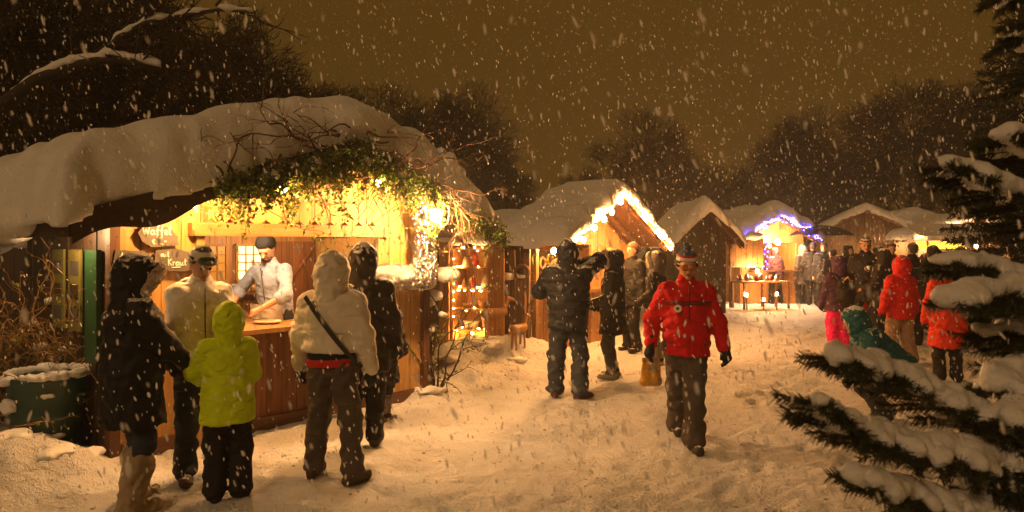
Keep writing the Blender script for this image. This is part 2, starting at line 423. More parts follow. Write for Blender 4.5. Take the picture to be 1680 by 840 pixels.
# ---------------------------------------------------------------- ground
def build_ground():
    def axis(a, b, fine, far, step):
        mid = list(np.arange(a, b+1e-6, fine)); lo = []; hi = []; s = step; v = a
        while v > -far: v -= s; lo.append(v); s *= 1.5
        v = b; s = step
        while v < far: v += s; hi.append(v); s *= 1.5
        return np.array(lo[::-1]+mid+hi)
    xs = axis(-6.5, 9.5, .05, 400, .12); ys = axis(2.2, 20, .05, 500, .12)
    X, Y = np.meshgrid(xs, ys, indexing='ij'); Z = gz(X, Y)
    near = (X > -7) & (X < 10.5) & (Y < 21)
    d = np.where(near, 1., .3)
    Z += d*(.016*(vnoise(X*1.9, Y*1.9, 1)-.5)+.016*(vnoise(X*5, Y*5, 2)-.5)+.028*(vnoise(X*10, Y*10, 3)-.5)*vnoise(X*.8, Y*.8, 9)*2+.020*(vnoise(X*19, Y*19, 5)-.5)*vnoise(X*1.1+7, Y*1.1, 6)*2)
    Z += np.where(near, .030*np.clip(vnoise(X*7+3, Y*7, 8)-.72, 0, 1)*3.5*(vnoise(X*.9+2, Y*.9, 10) > .45), 0)
    # boot prints: small sunk ovals, denser where people walk
    rs = np.random.RandomState(4); n = 650
    for i in range(n):
        fx, fy = rs.uniform(-3.5, 7), rs.uniform(3, 15); a = rs.uniform(0, 6.28) if i % 3 else rs.normal(1.4, .4)
        i0, i1 = np.searchsorted(xs, (fx-.3, fx+.3)); j0, j1 = np.searchsorted(ys, (fy-.3, fy+.3))
        if i1 <= i0 or j1 <= j0: continue
        x = X[i0:i1, j0:j1]-fx; y = Y[i0:i1, j0:j1]-fy; u = x*math.cos(a)+y*math.sin(a); v = -x*math.sin(a)+y*math.cos(a)
        q = (u/.15)**2+(v/.065)**2
        Z[i0:i1, j0:j1] += -.032*np.exp(-q**2)+.012*np.exp(-(np.sqrt(q)-1.45)**2*8)
    nx, ny = X.shape; I = np.arange(nx*ny).reshape(nx, ny)
    Q = np.stack([I[:-1,:-1], I[1:,:-1], I[1:,1:], I[:-1,1:]], -1).reshape(-1,4)
    me = mesh_np('ground', np.stack([X,Y,Z],-1).reshape(-1,3), Q, [M['ground']])
    link('ground', me, kind='structure')
build_ground()

# clods of snow thrown up beside the path
def clod(name, label, x, y, r, seed, k=7, mat_='snow', h=.02, zf=.42):
    rs = np.random.RandomState(seed); s = SD(max(r/12, .012))
    for i in range(k):
        a = rs.uniform(0,6.28); q = rs.uniform(0,.75)*r
        s.ell((q*math.cos(a), q*math.sin(a), r*.15*rs.rand()), r*rs.uniform(.25,.5,3)*np.array((1.1,1.1,zf)), r*.18)
    s.fn(wob(r*.04, 14/r*.3, seed))
    o = link(name, s.mesh(name, [M[mat_]])); o.location = (x, y, float(gz(x,y))-.03)
    return tag(o, label, 'snow clump', 'clumps of snow by the huts')

# ---------------------------------------------------------------- people
def ik(a, t, l1, l2, hint):
    a = Vector(a); t = Vector(t); d = t-a; L = d.length
    if L > (l1+l2)*.995: d = d*((l1+l2)*.995/L); t = a+d; L = d.length
    u = d.normalized(); x = (l1*l1-l2*l2+L*L)/(2*L); h = math.sqrt(max(l1*l1-x*x, 0))
    hv = Vector(hint); hv = hv-u*hv.dot(u); hv = hv.normalized() if hv.length > 1e-5 else u.orthogonal().normalized()
    return a+u*x+hv*h, t
def hand_sdf(s, wrist, dirv, palm, side, r=1., curl=.5):
    """palm, four unequal bent fingers and a thumb from the side of the palm"""
    w_ = Vector(wrist); d = Vector(dirv).normalized(); n = Vector(palm); n = (n-d*n.dot(d)).normalized(); sd = d.cross(n)*side
    s.cap(w_, w_+d*.085, .027*r, .034*r, .015, wide=tuple(sd), wf=1.25)
    for i, (o, l) in enumerate(((-.031,.068),(-.011,.078),(.011,.074),(.030,.056))):
        b = w_+d*.085+sd*o*r; p1 = b+(d*math.cos(curl*.6)+n*math.sin(curl*.6))*l*.5; p2 = p1+(d*math.cos(curl*1.6)+n*math.sin(curl*1.6))*l*.3
        p3 = p2+(d*math.cos(curl*2.4)+n*math.sin(curl*2.4))*l*.28
        s.cap(b, p1, .0105*r, .0098*r, .006); s.cap(p1, p2, .0098*r, .009*r, .004); s.cap(p2, p3, .009*r, .008*r, .004)
    b = w_+d*.03-sd*.030*r; p1 = b+(d*.7-sd*.6+n*.25).normalized()*.042; p2 = p1+(d*.9-sd*.1+n*.35).normalized()*.032
    s.cap(b, p1, .014*r, .0115*r, .012); s.cap(p1, p2, .0115*r, .0095*r, .004)

def person(label, x, y, yaw, H, o, group=None, lod=1.):
    """o: pose and clothes. local frame: +y is where the person looks, +x their right, z up"""
    z0 = float(gz(x, y)); k = H/1.75
    P = thing('person', label, 'person', (x, y, z0-.012+o.get('dz',0)), R(yaw), group); P.scale = (k,k,k)
    seed = int(abs(x*131+y*71)*10) % 9999; hs = o.get('headscale', 1.); fem = o.get('slim', 1.)
    lean = R(o.get('lean', 0)); twist = R(o.get('twist', 0)); drop = o.get('crouch', 0)
    Mt = Matrix.Translation((0,0,.95-drop)) @ Matrix.Rotation(-lean, 4, 'X') @ Matrix.Rotation(twist, 4, 'Z') @ Matrix.Translation((0,0,-.95))
    U = lambda p: Mt @ Vector(p)
    Mh = Matrix.Translation(U((0,.01,1.56))) @ (Mt.to_3x3().to_4x4() if o.get('headlock') else Matrix.Rotation(-lean*.5,4,'X')) @ Matrix.Rotation(R(o.get('hyaw',0)), 4, 'Z') @ Matrix.Rotation(-R(o.get('hpitch',0)), 4, 'X')
    Hd = lambda p: Mh @ (Vector(p)*hs)
    hr = Mh.to_3x3(); T3 = Mt.to_3x3(); wx = tuple(T3 @ Vector((1,0,0)))
    sx = .176*fem
    sh = [U((-sx,0,1.41)), U((sx,0,1.41))]
    hands = o.get('hands', ((-.27,.04,.80),(.27,.04,.80))); ha = [Vector(hands[0]), Vector(hands[1])]
    hints = o.get('elbow', ((-.5,-1,-.3),(.5,-1,-.3)))
    el = []; wr = []
    for i in (0,1):
        e, t = ik(sh[i], ha[i], .285, .255, hints[i]); el.append(e); wr.append(t)
    hp = [Vector((-.088,0,.92-drop)), Vector((.088,0,.92-drop))]
    feet = o.get('feet', ((-.11,0),(.11,0))); fz = o.get('lift', (0,0)); toe = o.get('toe', (-8,8))
    kn = []; an = []
    for i in (0,1):
        a = Vector((feet[i][0], feet[i][1], .085+fz[i])); e, t = ik(hp[i], a, .43, .42, o.get('knee', ((-.15,1,0),(.15,1,0)))[i]); kn.append(e); an.append(t)
    h = .0125*lod
    # -- body: one continuous figure
    s = SD(h)
    s.cap(U((0,0,1.02)), U((0,0,1.34)), .105, .125, .05, wide=wx, wf=1.3*fem); s.cap(Vector((0,0,.93-drop)), U((0,0,1.04)), .125, .11, .06, wide=(1,0,0), wf=1.2)
    s.cap(sh[0], sh[1], .055, .055, .05); s.cap(U((0,0,1.38)), Hd((0,0,.02)), .062, .055, .03)
    for i in (0,1):
        s.cap(sh[i], el[i], .052, .040, .03); s.cap(el[i], wr[i], .042, .028, .02)
        s.cap(hp[i], kn[i], .088, .058, .04); s.cap(kn[i], an[i], .058, .040, .03)
        ft = Vector((math.sin(R(toe[i])), math.cos(R(toe[i])), o.get('footpitch',(0,0))[i]))
        s.cap(an[i]+Vector((0,0,-.045)), an[i]+ft*.15+Vector((0,0,-.05)), .038, .028, .03)
        if not o.get('gloves'): 
            hd_ = (wr[i]-el[i]).normalized(); s.cap(wr[i], wr[i]+hd_*.085, .026, .034, .015)
            for j, q in enumerate((-.026,-.009,.009,.026)):
                sd = hd_.cross(Vector((0,0,1))); sd = sd.normalized() if sd.length > .1 else Vector((1,0,0))
                s.cap(wr[i]+hd_*.08+sd*q, wr[i]+hd_*(.13-abs(q)*.5)+sd*q*1.25+Vector((0,0,-.02)), .0115, .010, .004)
            s.cap(wr[i]+hd_*.02, wr[i]+hd_*.065-sd*.045*(1 if i else -1), .014, .011, .01)
    rot = np.array(hr)
    s.ell(Hd((0,-.012,.105)), np.array((.078,.098,.098))*hs, .02, M=rot); s.ell(Hd((0,.025,.055)), np.array((.058,.068,.085))*hs, .03, M=rot)
    s.cap(Hd((0,.092,.085)), Hd((0,.112,.055)), .010*hs, .0165*hs, .012)                    # nose
    s.cap(Hd((-.035,.083,.108)), Hd((.035,.083,.108)), .011*hs, .011*hs, .015)              # brow
    s.ell(Hd((0,.075,-.012)), np.array((.026,.022,.018))*hs, .015, M=rot)                  # chin
    for q in (-1,1):
        s.ell(Hd((q*.030,.096,.088)), np.array((.017,.012,.012))*hs, .01, M=rot, sub=True)
        s.ell(Hd((q*.080,-.005,.075)), np.array((.012,.022,.032))*hs, .008, M=rot)
    body = link('body', s.mesh('body', [M['skin']]), P)
    if o.get('face'):
        for q in (-1,1):
            b = MB(); b.ball(Hd((q*.030,.086,.088)), .0125*hs, 8); b.build('eye', M['eye'], P, True)
        b = MB(); b.tube([Hd((-.024,.090,.020)), Hd((0,.098,.022)), Hd((.024,.090,.020))], [.004,.0065,.004], 6); b.build('mouth', M['lip'], P, True)
        if o.get('beard'):
            s = SD(.009); s.ell(Hd((0,.037,.010)), np.array((.058,.066,.046))*hs, .02, M=rot).ell(Hd((0,.10,.035)), np.array((.03,.03,.012))*hs, .02, M=rot, sub=True).fn(wob(.003, 90, 3)); link('beard', s.mesh('beard', [M['hair']]), P)
    if o.get('hair'):
        s = SD(.010*lod); s.ell(Hd((0,-.028,.112)), np.array((.088,.100,.102))*hs, .02, M=rot)
        if o['hair'] == 'long': s.cap(Hd((0,-.05,.08)), Hd((0,-.07,-.10)), .08*hs, .07*hs, .03)
        s.ell(Hd((0,.115,.055)), np.array((.075,.085,.085))*hs, .02, M=rot, sub=True); s.fn(wob(.004, 60, seed)); link('hair', s.mesh('hair', [M['hair']]), P)
    # -- trousers
    t = o.get('trousers')
    if t:
        s = SD(h); rr = t.get('r', .02); e = t.get('flare', .02)
        s.cap(Vector((0,0,.95-drop)), U((0,0,1.03)), .125+rr, .12+rr, .05, wide=(1,0,0), wf=1.2)
        for i in (0,1):
            s.cap(hp[i], kn[i], .092+rr, .066+rr, .05); s.cap(kn[i], an[i]+Vector((0,0,.02)), .066+rr, .050+rr+e*.5, .04)
            if not t.get('tucked'): s.ell(an[i]+Vector((0,.015,.015)), (.06+rr+e*.4,.068+rr+e*.4,.05), .03)
        s.fn(crease(t.get('fold',.007), 20, seed+3)).fn(wob(t.get('fold',.007), 26, seed)); link('trousers', s.mesh('trousers', [cloth(t['c'], snow=t.get('snow',.25), fold=.6)]), P)
    # -- boots
    bt = o.get('boots', {})
    for i in (0,1):
        s = SD(min(h,.012)*max(1,lod*.9)); ft = Vector((math.sin(R(toe[i])), math.cos(R(toe[i])), o.get('footpitch',(0,0))[i]))
        br = bt.get('r', .0); top = bt.get('top', .12); up = (kn[i]-an[i]).normalized()
        s.cap(an[i]+Vector((0,0,-.035))-ft*.05, an[i]+ft*.155+Vector((0,0,-.04)), .047+br*.3, .043+br*.3, .03); s.cap(an[i], an[i]+up*top, .052+br, .060+br*1.2, .03)
        zb = an[i].z-.085
        s.fn(lambda D,X,Y,Z: np.maximum(D, zb-Z+0*X+0*Y)).fn(wob(.003+br*.2, 50, seed+i))
        link('boot', s.mesh('boot', [cloth(bt.get('c',(.03,.022,.018)), .6, bt.get('snow',.5), .4)]), P)
    # -- jacket
    j = o.get('jacket')
    if j:
        s = SD(h); r = j.get('r', .03); hem = j.get('hem', .84)-drop; low = min(hem+.03, .95)
        s.cap(U((0,0,1.05)), U((0,0,1.32)), .118+r, .130+r, .06, wide=wx, wf=1.28*fem)
        hb = j.get('hips', .135)
        if hem+drop > .78: s.cap(U((0,0,hem+drop+.02)), U((0,0,1.1)), hb+r, .118+r, .06, wide=wx, wf=1.2)
        else:
            s.cap(Vector((0,0,.95-drop)), U((0,0,1.1)), hb+r, .118+r, .06, wide=(1,0,0), wf=1.2)
            s.cap(Vector((0,-.005,hem)), Vector((0,0,.97-drop)), hb+r+j.get('flare',.03), hb+r, .05, wide=(1,0,0), wf=1.15)
            for i in (0,1): s.cap(hp[i]+(kn[i]-hp[i])*.15, hp[i]+(kn[i]-hp[i])*.8, .10+r*.8, .09+r*.8, .05)
        if j.get('belly'): s.ell(U((0,.07,1.1)), (.16,.14,.2), .08)
        s.cap(U((-sx*.75,0,1.40)), U((sx*.75,0,1.40)), .050+r*.85, .050+r*.85, .06)
        if abs(lean) < .5:
            s.fn(lambda D,X,Y,Z: np.maximum(D, hem+.006*np.sin(9*X+seed)+.005*np.sin(13*Y)-Z))
        for i in (0,1):
            s.cap(sh[i], el[i], .056+r*.78, .048+r*.7, .05); s.cap(el[i], el[i].lerp(wr[i]-(wr[i]-el[i]).normalized()*.01, j.get('sleeve',1)), .049+r*.7, (.036+r*.6) if not j.get('sleeve') else .052+r, .03)
            if el[i].z > 0: s.ell(el[i], (.054+r*.7,)*3, .03)
        s.cap(U((0,0,1.40)), U((0,.01,1.50)), .075+r*.6, .066+r*.5, .04)                     # collar
        if j.get('quilt'):
            q = j['quilt']; s.fn(lambda D,X,Y,Z: D+.007-.012*np.sqrt(np.abs(np.sin(math.pi*(Z+.05*Y)/q))))
        s.fn(crease(j.get('fold',.008)*.8, 19, seed)).fn(wob(j.get('fold',.008)*.55, j.get('ff', 22), seed+5)).fn(wob(j.get('fold',.008)*.5, 48, seed+6))
        jm = cloth(j['c'], j.get('rough',.6), j.get('snow',.35), j.get('foldb',.7)); ms = [jm]
        J = link('jacket', s.mesh('jacket', ms), P)
        if j.get('zip'):
            b = MB(); fy = .118+r+.005
            b.tube([U((0,fy+.006,z)) for z in np.linspace(max(hem+drop,.8)+.02, 1.46, 8)], [.005]*8, 6); b.build('zip', M['black'], J)
        if j.get('yoke'):
            for zz in (1.30,1.325):
                b = MB(); b.tube([U((q*.20, (.130+r)*math.sqrt(max(1-(q/1.25)**2,0))+.006, zz-.01*abs(q))) for q in np.linspace(-1,1,13)], [.005]*13, 5); b.build('yoke_seam', M['black'], J)
    # -- hood
    hd = o.get('hood')
    if hd:
        s = SD(h*.95); rr = hd.get('r', 1.)
        if hd.get('down'):
            s.cap(U((-.09,-.10,1.47)), U((.09,-.10,1.47)), .055, .055, .03).cap(U((0,-.13,1.40)), U((0,-.12,1.47)), .06, .08, .05)
        else:
            s.ell(Hd((0,-.03,.105)), np.array((.115,.135,.135))*hs*rr, .03, M=rot)
            s.cap(Hd((0,-.05,.06)), U((0,-.035,1.42)), .105*hs*rr, .105*rr, .05); s.cap(Hd((0,.01,.0)), U((0,.03,1.42)), .09*hs, .10, .04)
            s.ell(Hd((0,.125,.065)), np.array((.072,.095,.098))*hs, .02, M=rot, sub=True)
            if hd.get('peak'): s.cap(Hd((-.03,.075,.20)), Hd((.03,.075,.20)), .018, .018, .04)
        s.fn(crease(.005, 22, seed+8)).fn(wob(.006, 26, seed+9)).fn(wob(.003, 60, seed+10))
        ho = link('hood', s.mesh('hood', [cloth(hd['c'], .65, hd.get('snow',.6), .7)]), P)
        if hd.get('fur'):
            s = SD(.012*lod); n = 14; rs = np.random.RandomState(seed)
            for i in range(n):
                a0, a1 = 2*math.pi*i/n, 2*math.pi*(i+1)/n
                pp = lambda a: Hd((.088*math.sin(a), .082-.02*math.cos(a)*-1, .08+.105*math.cos(a)))
                s.cap(pp(a0), pp(a1), .038+.014*rs.rand(), .042, .02)
            s.fn(wob(.008, 110, seed)).fn(wob(.005, 190, seed+1)); link('fur_trim', s.mesh('fur_trim', [M['fur']]), ho)
    # -- hat
    ht = o.get('hat')
    if ht:
        s = SD(.010*lod); s.ell(Hd((0,-.018,.128)), np.array((.096,.108,.105))*hs, .02, M=rot)
        cut = Hd((0,0,.125)); nn = (hr @ Vector((0,-.22,1))).normalized()
        s.fn(lambda D,X,Y,Z: np.maximum(D, -((X-cut.x)*nn.x+(Y-cut.y)*nn.y+(Z-cut.z)*nn.z)))
        def band(c_):
            q = np.array([(hr.inverted() @ (Vector(v)-Mh.translation)).z for v in c_]) if len(c_) < 0 else ((c_-np.array(Mh.translation)) @ np.array(hr))[:,2]/hs
            mi = np.zeros(len(q), int)
            for a, b_, m_i in ht.get('bands', ()): mi[(q >= a) & (q < b_)] = m_i
            return mi
        s.fn(wob(.0025, 60, seed)); hm = link('hat', s.mesh('hat', [cloth(c, .9, ht.get('snow',.4), .3) for c in ht['c']], mi=band), P)
        if ht.get('pom'):
            s = SD(.008*lod); s.ell(Hd((0,-.02,.255)), (.036,.036,.036), .01).fn(wob(.006, 120, 2)); link('pompom', s.mesh('pompom', [cloth(ht['pom'], .95, .5, .6)]), hm)
        if ht.get('brim'):
            s = SD(.009); s.ell(Hd((0,.105,.150)), np.array((.075,.070,.012))*hs, .01, M=rot); link('brim', s.mesh('brim', [cloth(ht['brim'], .6, .3, .2)]), hm)
    if o.get('goggles'):
        g = o['goggles']; cz, col = g
        s = SD(.007); s.cap(Hd((-.04,.086,cz)), Hd((.04,.086,cz)), .030, .030, .01).fn(wob(.0005, 30, 1)); gg = link('goggles', s.mesh('goggles', [cloth(col, .18, 0, .02)]), P)
        b = MB(); b.tube([Hd((.092*math.cos(a), -.01+.105*math.sin(a), cz)) for a in np.linspace(.45, -math.pi-.45, 20)], [.011]*20, 6)
        b.build('strap', M['black'], gg, True)
    # -- gloves
    gl = o.get('gloves')
    if gl:
        for i in (0,1):
            d = (wr[i]-el[i]).normalized(); d = Vector(o['handdir'][i]).normalized() if o.get('handdir') else d
            s = SD(.006 if lod <= 1 else .009); pl = o.get('palm', ((1,.3,0),(-1,.3,0)))[i]
            hand_sdf(s, wr[i]-d*.01, d, pl, 1 if i else -1, 1.35, o.get('curl', (.45,.45))[i]); s.cap(wr[i]-d*.07, wr[i], .042, .034, .02).fn(wob(.0015, 80, i))
            link('glove', s.mesh('glove', [cloth(gl, .7, .45, .3)]), P)
    P['_'] = 0; del P['_']
    return P, dict(U=U, Hd=Hd, wr=wr, el=el, k=k, T3=T3, hr=hr)

DK = (.016,.014,.013); JEAN = (.030,.040,.065); GREYT = (.085,.065,.050)
def on(P, p, M4=None):   # local person point -> world
    bpy.context.view_layer.update(); return P.matrix_world @ Vector(p)

# fur-hooded woman at the left, back three-quarter to us, looking right
x, y = G(216, 828)
p1, i1 = person('woman in long black coat with brown fur trimmed hood and beige boots', x, y, -42, 1.68, dict(slim=.92,
    jacket=dict(c=(.012,.011,.012), hem=.62, r=.050, quilt=None, snow=.6, fold=.010, flare=.02), hood=dict(c=(.012,.011,.012), r=1.08, fur=True, snow=.75),
    trousers=dict(c=JEAN, r=.004, flare=0, tucked=True), boots=dict(c=(.36,.27,.18), r=.032, top=.27, snow=.4), gloves=(.03,.025,.022),
    hands=((-.10,.34,.98),(.12,.36,.98)), hyaw=-18, hpitch=22, feet=((-.12,.05),(.12,-.05)), palm=((1,0,0),(-1,0,0))))
# white-jacketed man with cap
x, y = G(328, 778)
p2, i2 = person('man in white ski jacket with flat cap and raised goggles, dark jeans', x, y, 216, 1.74, dict(face=True, slim=.92,
    jacket=dict(c=(.80,.76,.68), hem=.80, r=.038, snow=.1, fold=.007, ff=20, zip=True), hood=dict(c=(.80,.76,.68), down=True, snow=.1), hair='short',
    hat=dict(c=[(.66,.62,.54),(.10,.09,.085)], bands=[(.205,.3,1)], brim=(.10,.09,.085), snow=.2), goggles=(.150,(.05,.09,.02)),
    trousers=dict(c=(.030,.036,.050), r=.018, flare=.02), boots=dict(c=(.09,.055,.03), r=.012, top=.14, snow=.5), gloves=(.035,.028,.022),
    hands=((-.05,.34,.93),(.16,.30,.98)), hpitch=22, hyaw=8, feet=((-.20,-.05),(.13,.10)), palm=((1,0,0),(-1,0,0))))
# child in lime green
x, y = G(374, 815)
p3, i3 = person('child in lime green hooded ski jacket and black trousers, seen from behind', x, y, 22, 1.33, dict(headscale=1.16, slim=.98,
    jacket=dict(c=(.62,.80,.010), hem=.74, r=.045, snow=.12, fold=.005, ff=26), hood=dict(c=(.62,.80,.010), r=1.03, snow=.15, peak=True),
    trousers=dict(c=DK, r=.035, flare=.03, snow=.3), boots=dict(c=DK, r=.014, top=.10), gloves=(.04,.03,.025),
    hands=((-.24,.34,1.06),(.16,.30,1.0)), hpitch=-4, elbow=((-1,-.4,-.7),(.6,-1,-.3)), hyaw=10, palm=((1,0,0),(-1,0,0))))
# vendor
VX, VY = -2.42, 7.52
p4, i4 = person('stall vendor in pale blue shirt, white apron and dark beanie behind the counter', VX, VY, 158, 1.80, dict(face=True, beard=True, hair='short', dz=.06,
    jacket=dict(c=(.27,.31,.44), hem=.90, r=.014, sleeve=.22, zip=True, snow=0, fold=.005, ff=24, foldb=.5, hips=.13), hat=dict(c=[(.007,.007,.009)], snow=0),
    trousers=dict(c=DK, r=.01, snow=0), boots=dict(c=DK, snow=0),
    hands=((-.16,.40,1.06),(.26,.34,1.06)), lean=10, hpitch=30, hyaw=14, elbow=((-1,-.6,-.2),(1,-.6,-.2))))
# apron as clothing of the vendor
b = MB(); A = []
for i, zz in enumerate(np.linspace(.55, 1.10, 10)):
    A.append([i4['U']((q, .145+.02*math.cos(q*9)-.35*q*q, zz)) for q in np.linspace(-.19,.19,11)])
V_ = [v for r_ in A for v in r_]+[v+Vector((0,.012,0)) for r_ in A for v in r_]; n_ = 110
Q_ = [(r*11+c, r*11+c+1, (r+1)*11+c+1, (r+1)*11+c) for r in range(9) for c in range(10)]
b.add(V_, Q_+[tuple(n_+q for q in f[::-1]) for f in Q_]); b.build('apron', cloth((.60,.55,.50), .85, 0, .5), p4, True)
# cream jacket woman
x, y = G(545, 786)
p5, i5 = person('woman in cream down jacket with black shoulder strap and grey trousers, seen from behind', x, y, -6, 1.66, dict(slim=1.04,
    jacket=dict(c=(.72,.66,.55), hem=1.04, r=.052, snow=.25, quilt=.125, fold=.004), hood=dict(c=(.72,.66,.55), r=1.18, snow=.35),
    trousers=dict(c=GREYT, r=.022, flare=.02, snow=.25, fold=.010), boots=dict(c=(.07,.045,.03), r=.004, top=.10, snow=.5), gloves=(.02,.018,.018),
    hands=((-.31,.10,.82),(.33,.0,.80)), feet=((-.17,.05),(.20,-.10)), toe=(-5,28), hpitch=8))
U5 = i5['U']
s = SD(.012); s.cap((0,0,.93),(0,0,1.02), .150,.148,.04, wide=(1,0,0), wf=1.27).fn(lambda D,X,Y,Z: np.maximum(np.maximum(D, .905-Z), Z-1.03)).fn(wob(.004,30,5)); link('sweater_hem', s.mesh('sweater_hem', [cloth(DK,.9,.15,.6)]), p5)
s = SD(.009); s.cap((0,0,.94),(0,0,1.02), .160,.158,.04, wide=(1,0,0), wf=1.27).fn(lambda D,X,Y,Z: np.maximum(np.maximum(D, .915+.03*X-Z), Z-.975-.03*X)).fn(wob(.002,30,5))
link('belt', s.mesh('belt', [cloth((.50,.02,.02),.6,.1,.3)]), p5)
b = MB(); pts = []
for q in np.linspace(0,1,24):
    xx = -.15+q*.42; zz = 1.47-q*.55; pts.append(Vector((xx, -(.205)*math.sqrt(max(.05, 1-(xx/.30)**2))-.005, zz)))
for a_, b_ in zip(pts, pts[1:]): b.beam(a_, b_, .010, .034, up=(0,0,1))
b.build('shoulder_strap', M['black'], p5)
# dark coat person beside her
x, y = G(596, 738)
p6, i6 = person('person in long black hooded coat dusted with snow between cream jacket and duct', x, y, 8, 1.72, dict(slim=.98,
    jacket=dict(c=(.022,.018,.016), hem=.70, r=.038, snow=.7, fold=.010), hood=dict(c=(.035,.030,.026), r=1.08, snow=.9),
    trousers=dict(c=DK, r=.012), boots=dict(c=(.04,.03,.025), top=.12), gloves=DK, hands=((-.20,.22,1.0),(.30,.05,.84)), feet=((-.10,0),(.10,.06))))
x, y = G(620, 696)
p7, i7 = person('short person in dark quilted down coat next to the hut wall', x, y, -30, 1.34, dict(headscale=1.1, lean=10,
    jacket=dict(c=(.022,.020,.024), hem=.52, r=.075, snow=.45, quilt=.12, flare=.02), hood=dict(c=(.022,.020,.024), r=1.1, snow=.6),
    trousers=dict(c=DK, r=.008), boots=dict(c=(.16,.12,.09), r=.018, top=.24), gloves=DK, hands=((-.20,.25,1.05),(.26,.18,.95))))
# black jacket man with raised arm
x, y = G(932, 654)
p8, i8 = person('man in black quilted jacket and jeans with one elbow raised, seen from behind', x, y, -6, 1.80, dict(slim=1.08,
    jacket=dict(c=(.018,.020,.026), hem=.80, r=.046, snow=.65, quilt=.10, fold=.007), hood=dict(c=(.018,.020,.026), r=1.02, snow=.8),
    trousers=dict(c=(.040,.048,.060), r=.026, flare=.03, snow=.15, fold=.011), boots=dict(c=(.10,.04,.03), r=.008, top=.10), gloves=DK,
    hands=((-.12,.30,1.20),(.10,.26,1.50)), elbow=((-1,-.3,-.4),(1,.1,.35)), feet=((-.15,.12),(.14,-.04)), toe=(-4,42)))
# dark coat woman in profile
x, y = G(1006, 620)
p9, i9 = person('woman in dark knee length coat with hood standing in profile at the second hut', x, y, 72, 1.67, dict(slim=.9,
    jacket=dict(c=(.020,.018,.018), hem=.62, r=.035, snow=.5, fold=.009, flare=.01), hood=dict(c=(.020,.018,.018), fur=True, snow=.6), face=True,
    trousers=dict(c=(.05,.055,.060), r=.006, flare=0), boots=dict(c=(.22,.20,.18), r=.006, top=.11, snow=.5), gloves=DK,
    hands=((-.12,.26,1.05),(.14,.20,1.02)), hyaw=10, palm=((1,0,0),(-1,0,0))))
# man in red walking towards us
x, y = G(1126, 726)
p10, i10 = person('man in red ski jacket and bobble hat walking towards the viewer', x, y, 176, 1.73, dict(slim=1.02, face=True,
    jacket=dict(c=(.55,.006,.010), hem=.83, r=.034, snow=.12, fold=.010, ff=20, zip=True, yoke=True, rough=.7), hair='short',
    hat=dict(c=[(.09,.11,.17),(.62,.58,.50),(.42,.03,.03)], bands=[(.135,.172,1),(.172,.186,2)], pom=(.10,.12,.18), snow=.5), goggles=(.088,(.42,.13,.04)),
    trousers=dict(c=(.085,.070,.058), r=.024, flare=.028, snow=.4, fold=.012), boots=dict(c=(.06,.045,.035), r=.006, top=.10), gloves=(.018,.018,.02),
    hands=((-.32,.10,.90),(.32,.03,.92)), elbow=((-.5,-.9,0),(.5,-.9,0)), feet=((-.03,.18),(.03,-.30)), lift=(0,.045), hpitch=16, palm=((1,.2,0),(-1,.2,0)),
    knee=((-.05,1,0),(.05,1,0)), handdir=((-.15,.2,-1),(.2,.1,-1))))
U10 = i10['U']
b = MB(); c_ = U10((.105,.188,1.265)); b.lathe([(.0,0),(.032,0),(.034,.004),(.0,.006)], (0,0,0), 16)
bd = b.build('chest_badge', M['white'], p10); bd.location = c_; bd.rotation_euler = (R(-84), 0, R(-14))
b = MB(); b.box((-.012,-.012,.0062),(.012,.012,.009)); b.ball((.0,.006,.006), .009, 6); bb = b.build('emblem', M['slate'], bd)
# someone in a fur hood behind him
x, y = 2.15, 10.9
p11, i11 = person('person in dark coat with pale fur hood half hidden behind the man in red', x, y, 60, 1.62, dict(
    jacket=dict(c=(.014,.013,.014), hem=.70, r=.035, snow=.3), hood=dict(c=(.10,.08,.07), fur=True, r=1.05, snow=.6), trousers=dict(c=(.30,.24,.18), r=.02),
    boots=dict(c=(.06,.05,.04)), gloves=DK, hands=((-.2,.2,1.0),(.2,.2,1.0))), lod=1.3)
x, y = 1.95, 11.8
p11b, _ = person('person in rust knitted hat behind the fur hooded person at the second hut', x, y, 120, 1.74, dict(
    jacket=dict(c=(.012,.012,.013), hem=.75, r=.04, snow=.2), hat=dict(c=[(.22,.10,.06)], snow=.4), hair='short', trousers=dict(c=DK), face=True), lod=1.4)
# far group
def far(label, px, py, yaw, H, o, lod=1.6): 
    x, y = G(px, py); return person(label, x, y, yaw, H, o, lod=lod)
far('person in plum jacket and dark trousers at the blue lit hut', 1274, 499, 20, 1.62, dict(jacket=dict(c=(.07,.025,.03), hem=.76, r=.05, snow=.5), hood=dict(c=(.07,.025,.03), r=1.0, snow=.7), trousers=dict(c=DK, r=.02), feet=((-.2,0),(.2,.05)), hands=((-.2,.3,1.05),(.2,.3,1.05)), lean=8))
p13, i13 = far('person in black coat holding the large black umbrella', 1334, 500, -25, 1.80, dict(jacket=dict(c=DK, hem=.70, r=.05, snow=.4), hat=dict(c=[(.06,.05,.045)], snow=.4), hair='short', trousers=dict(c=DK, r=.02), hands=((-.18,.25,1.1),(.20,.26,1.16)), gloves=DK))
far('person with pale snowy hood beside the umbrella holder', 1316, 498, 30, 1.70, dict(jacket=dict(c=(.05,.04,.035), hem=.60, r=.045, snow=.6), hood=dict(c=(.30,.25,.20), r=1.05, snow=1.), trousers=dict(c=DK, r=.02)))
far('dark coated adult standing under the black umbrella', 1352, 503, 150, 1.78, dict(jacket=dict(c=DK, hem=.66, r=.045, snow=.4), hat=dict(c=[(.16,.08,.05)], snow=.3), face=True, hair='short', trousers=dict(c=DK)))
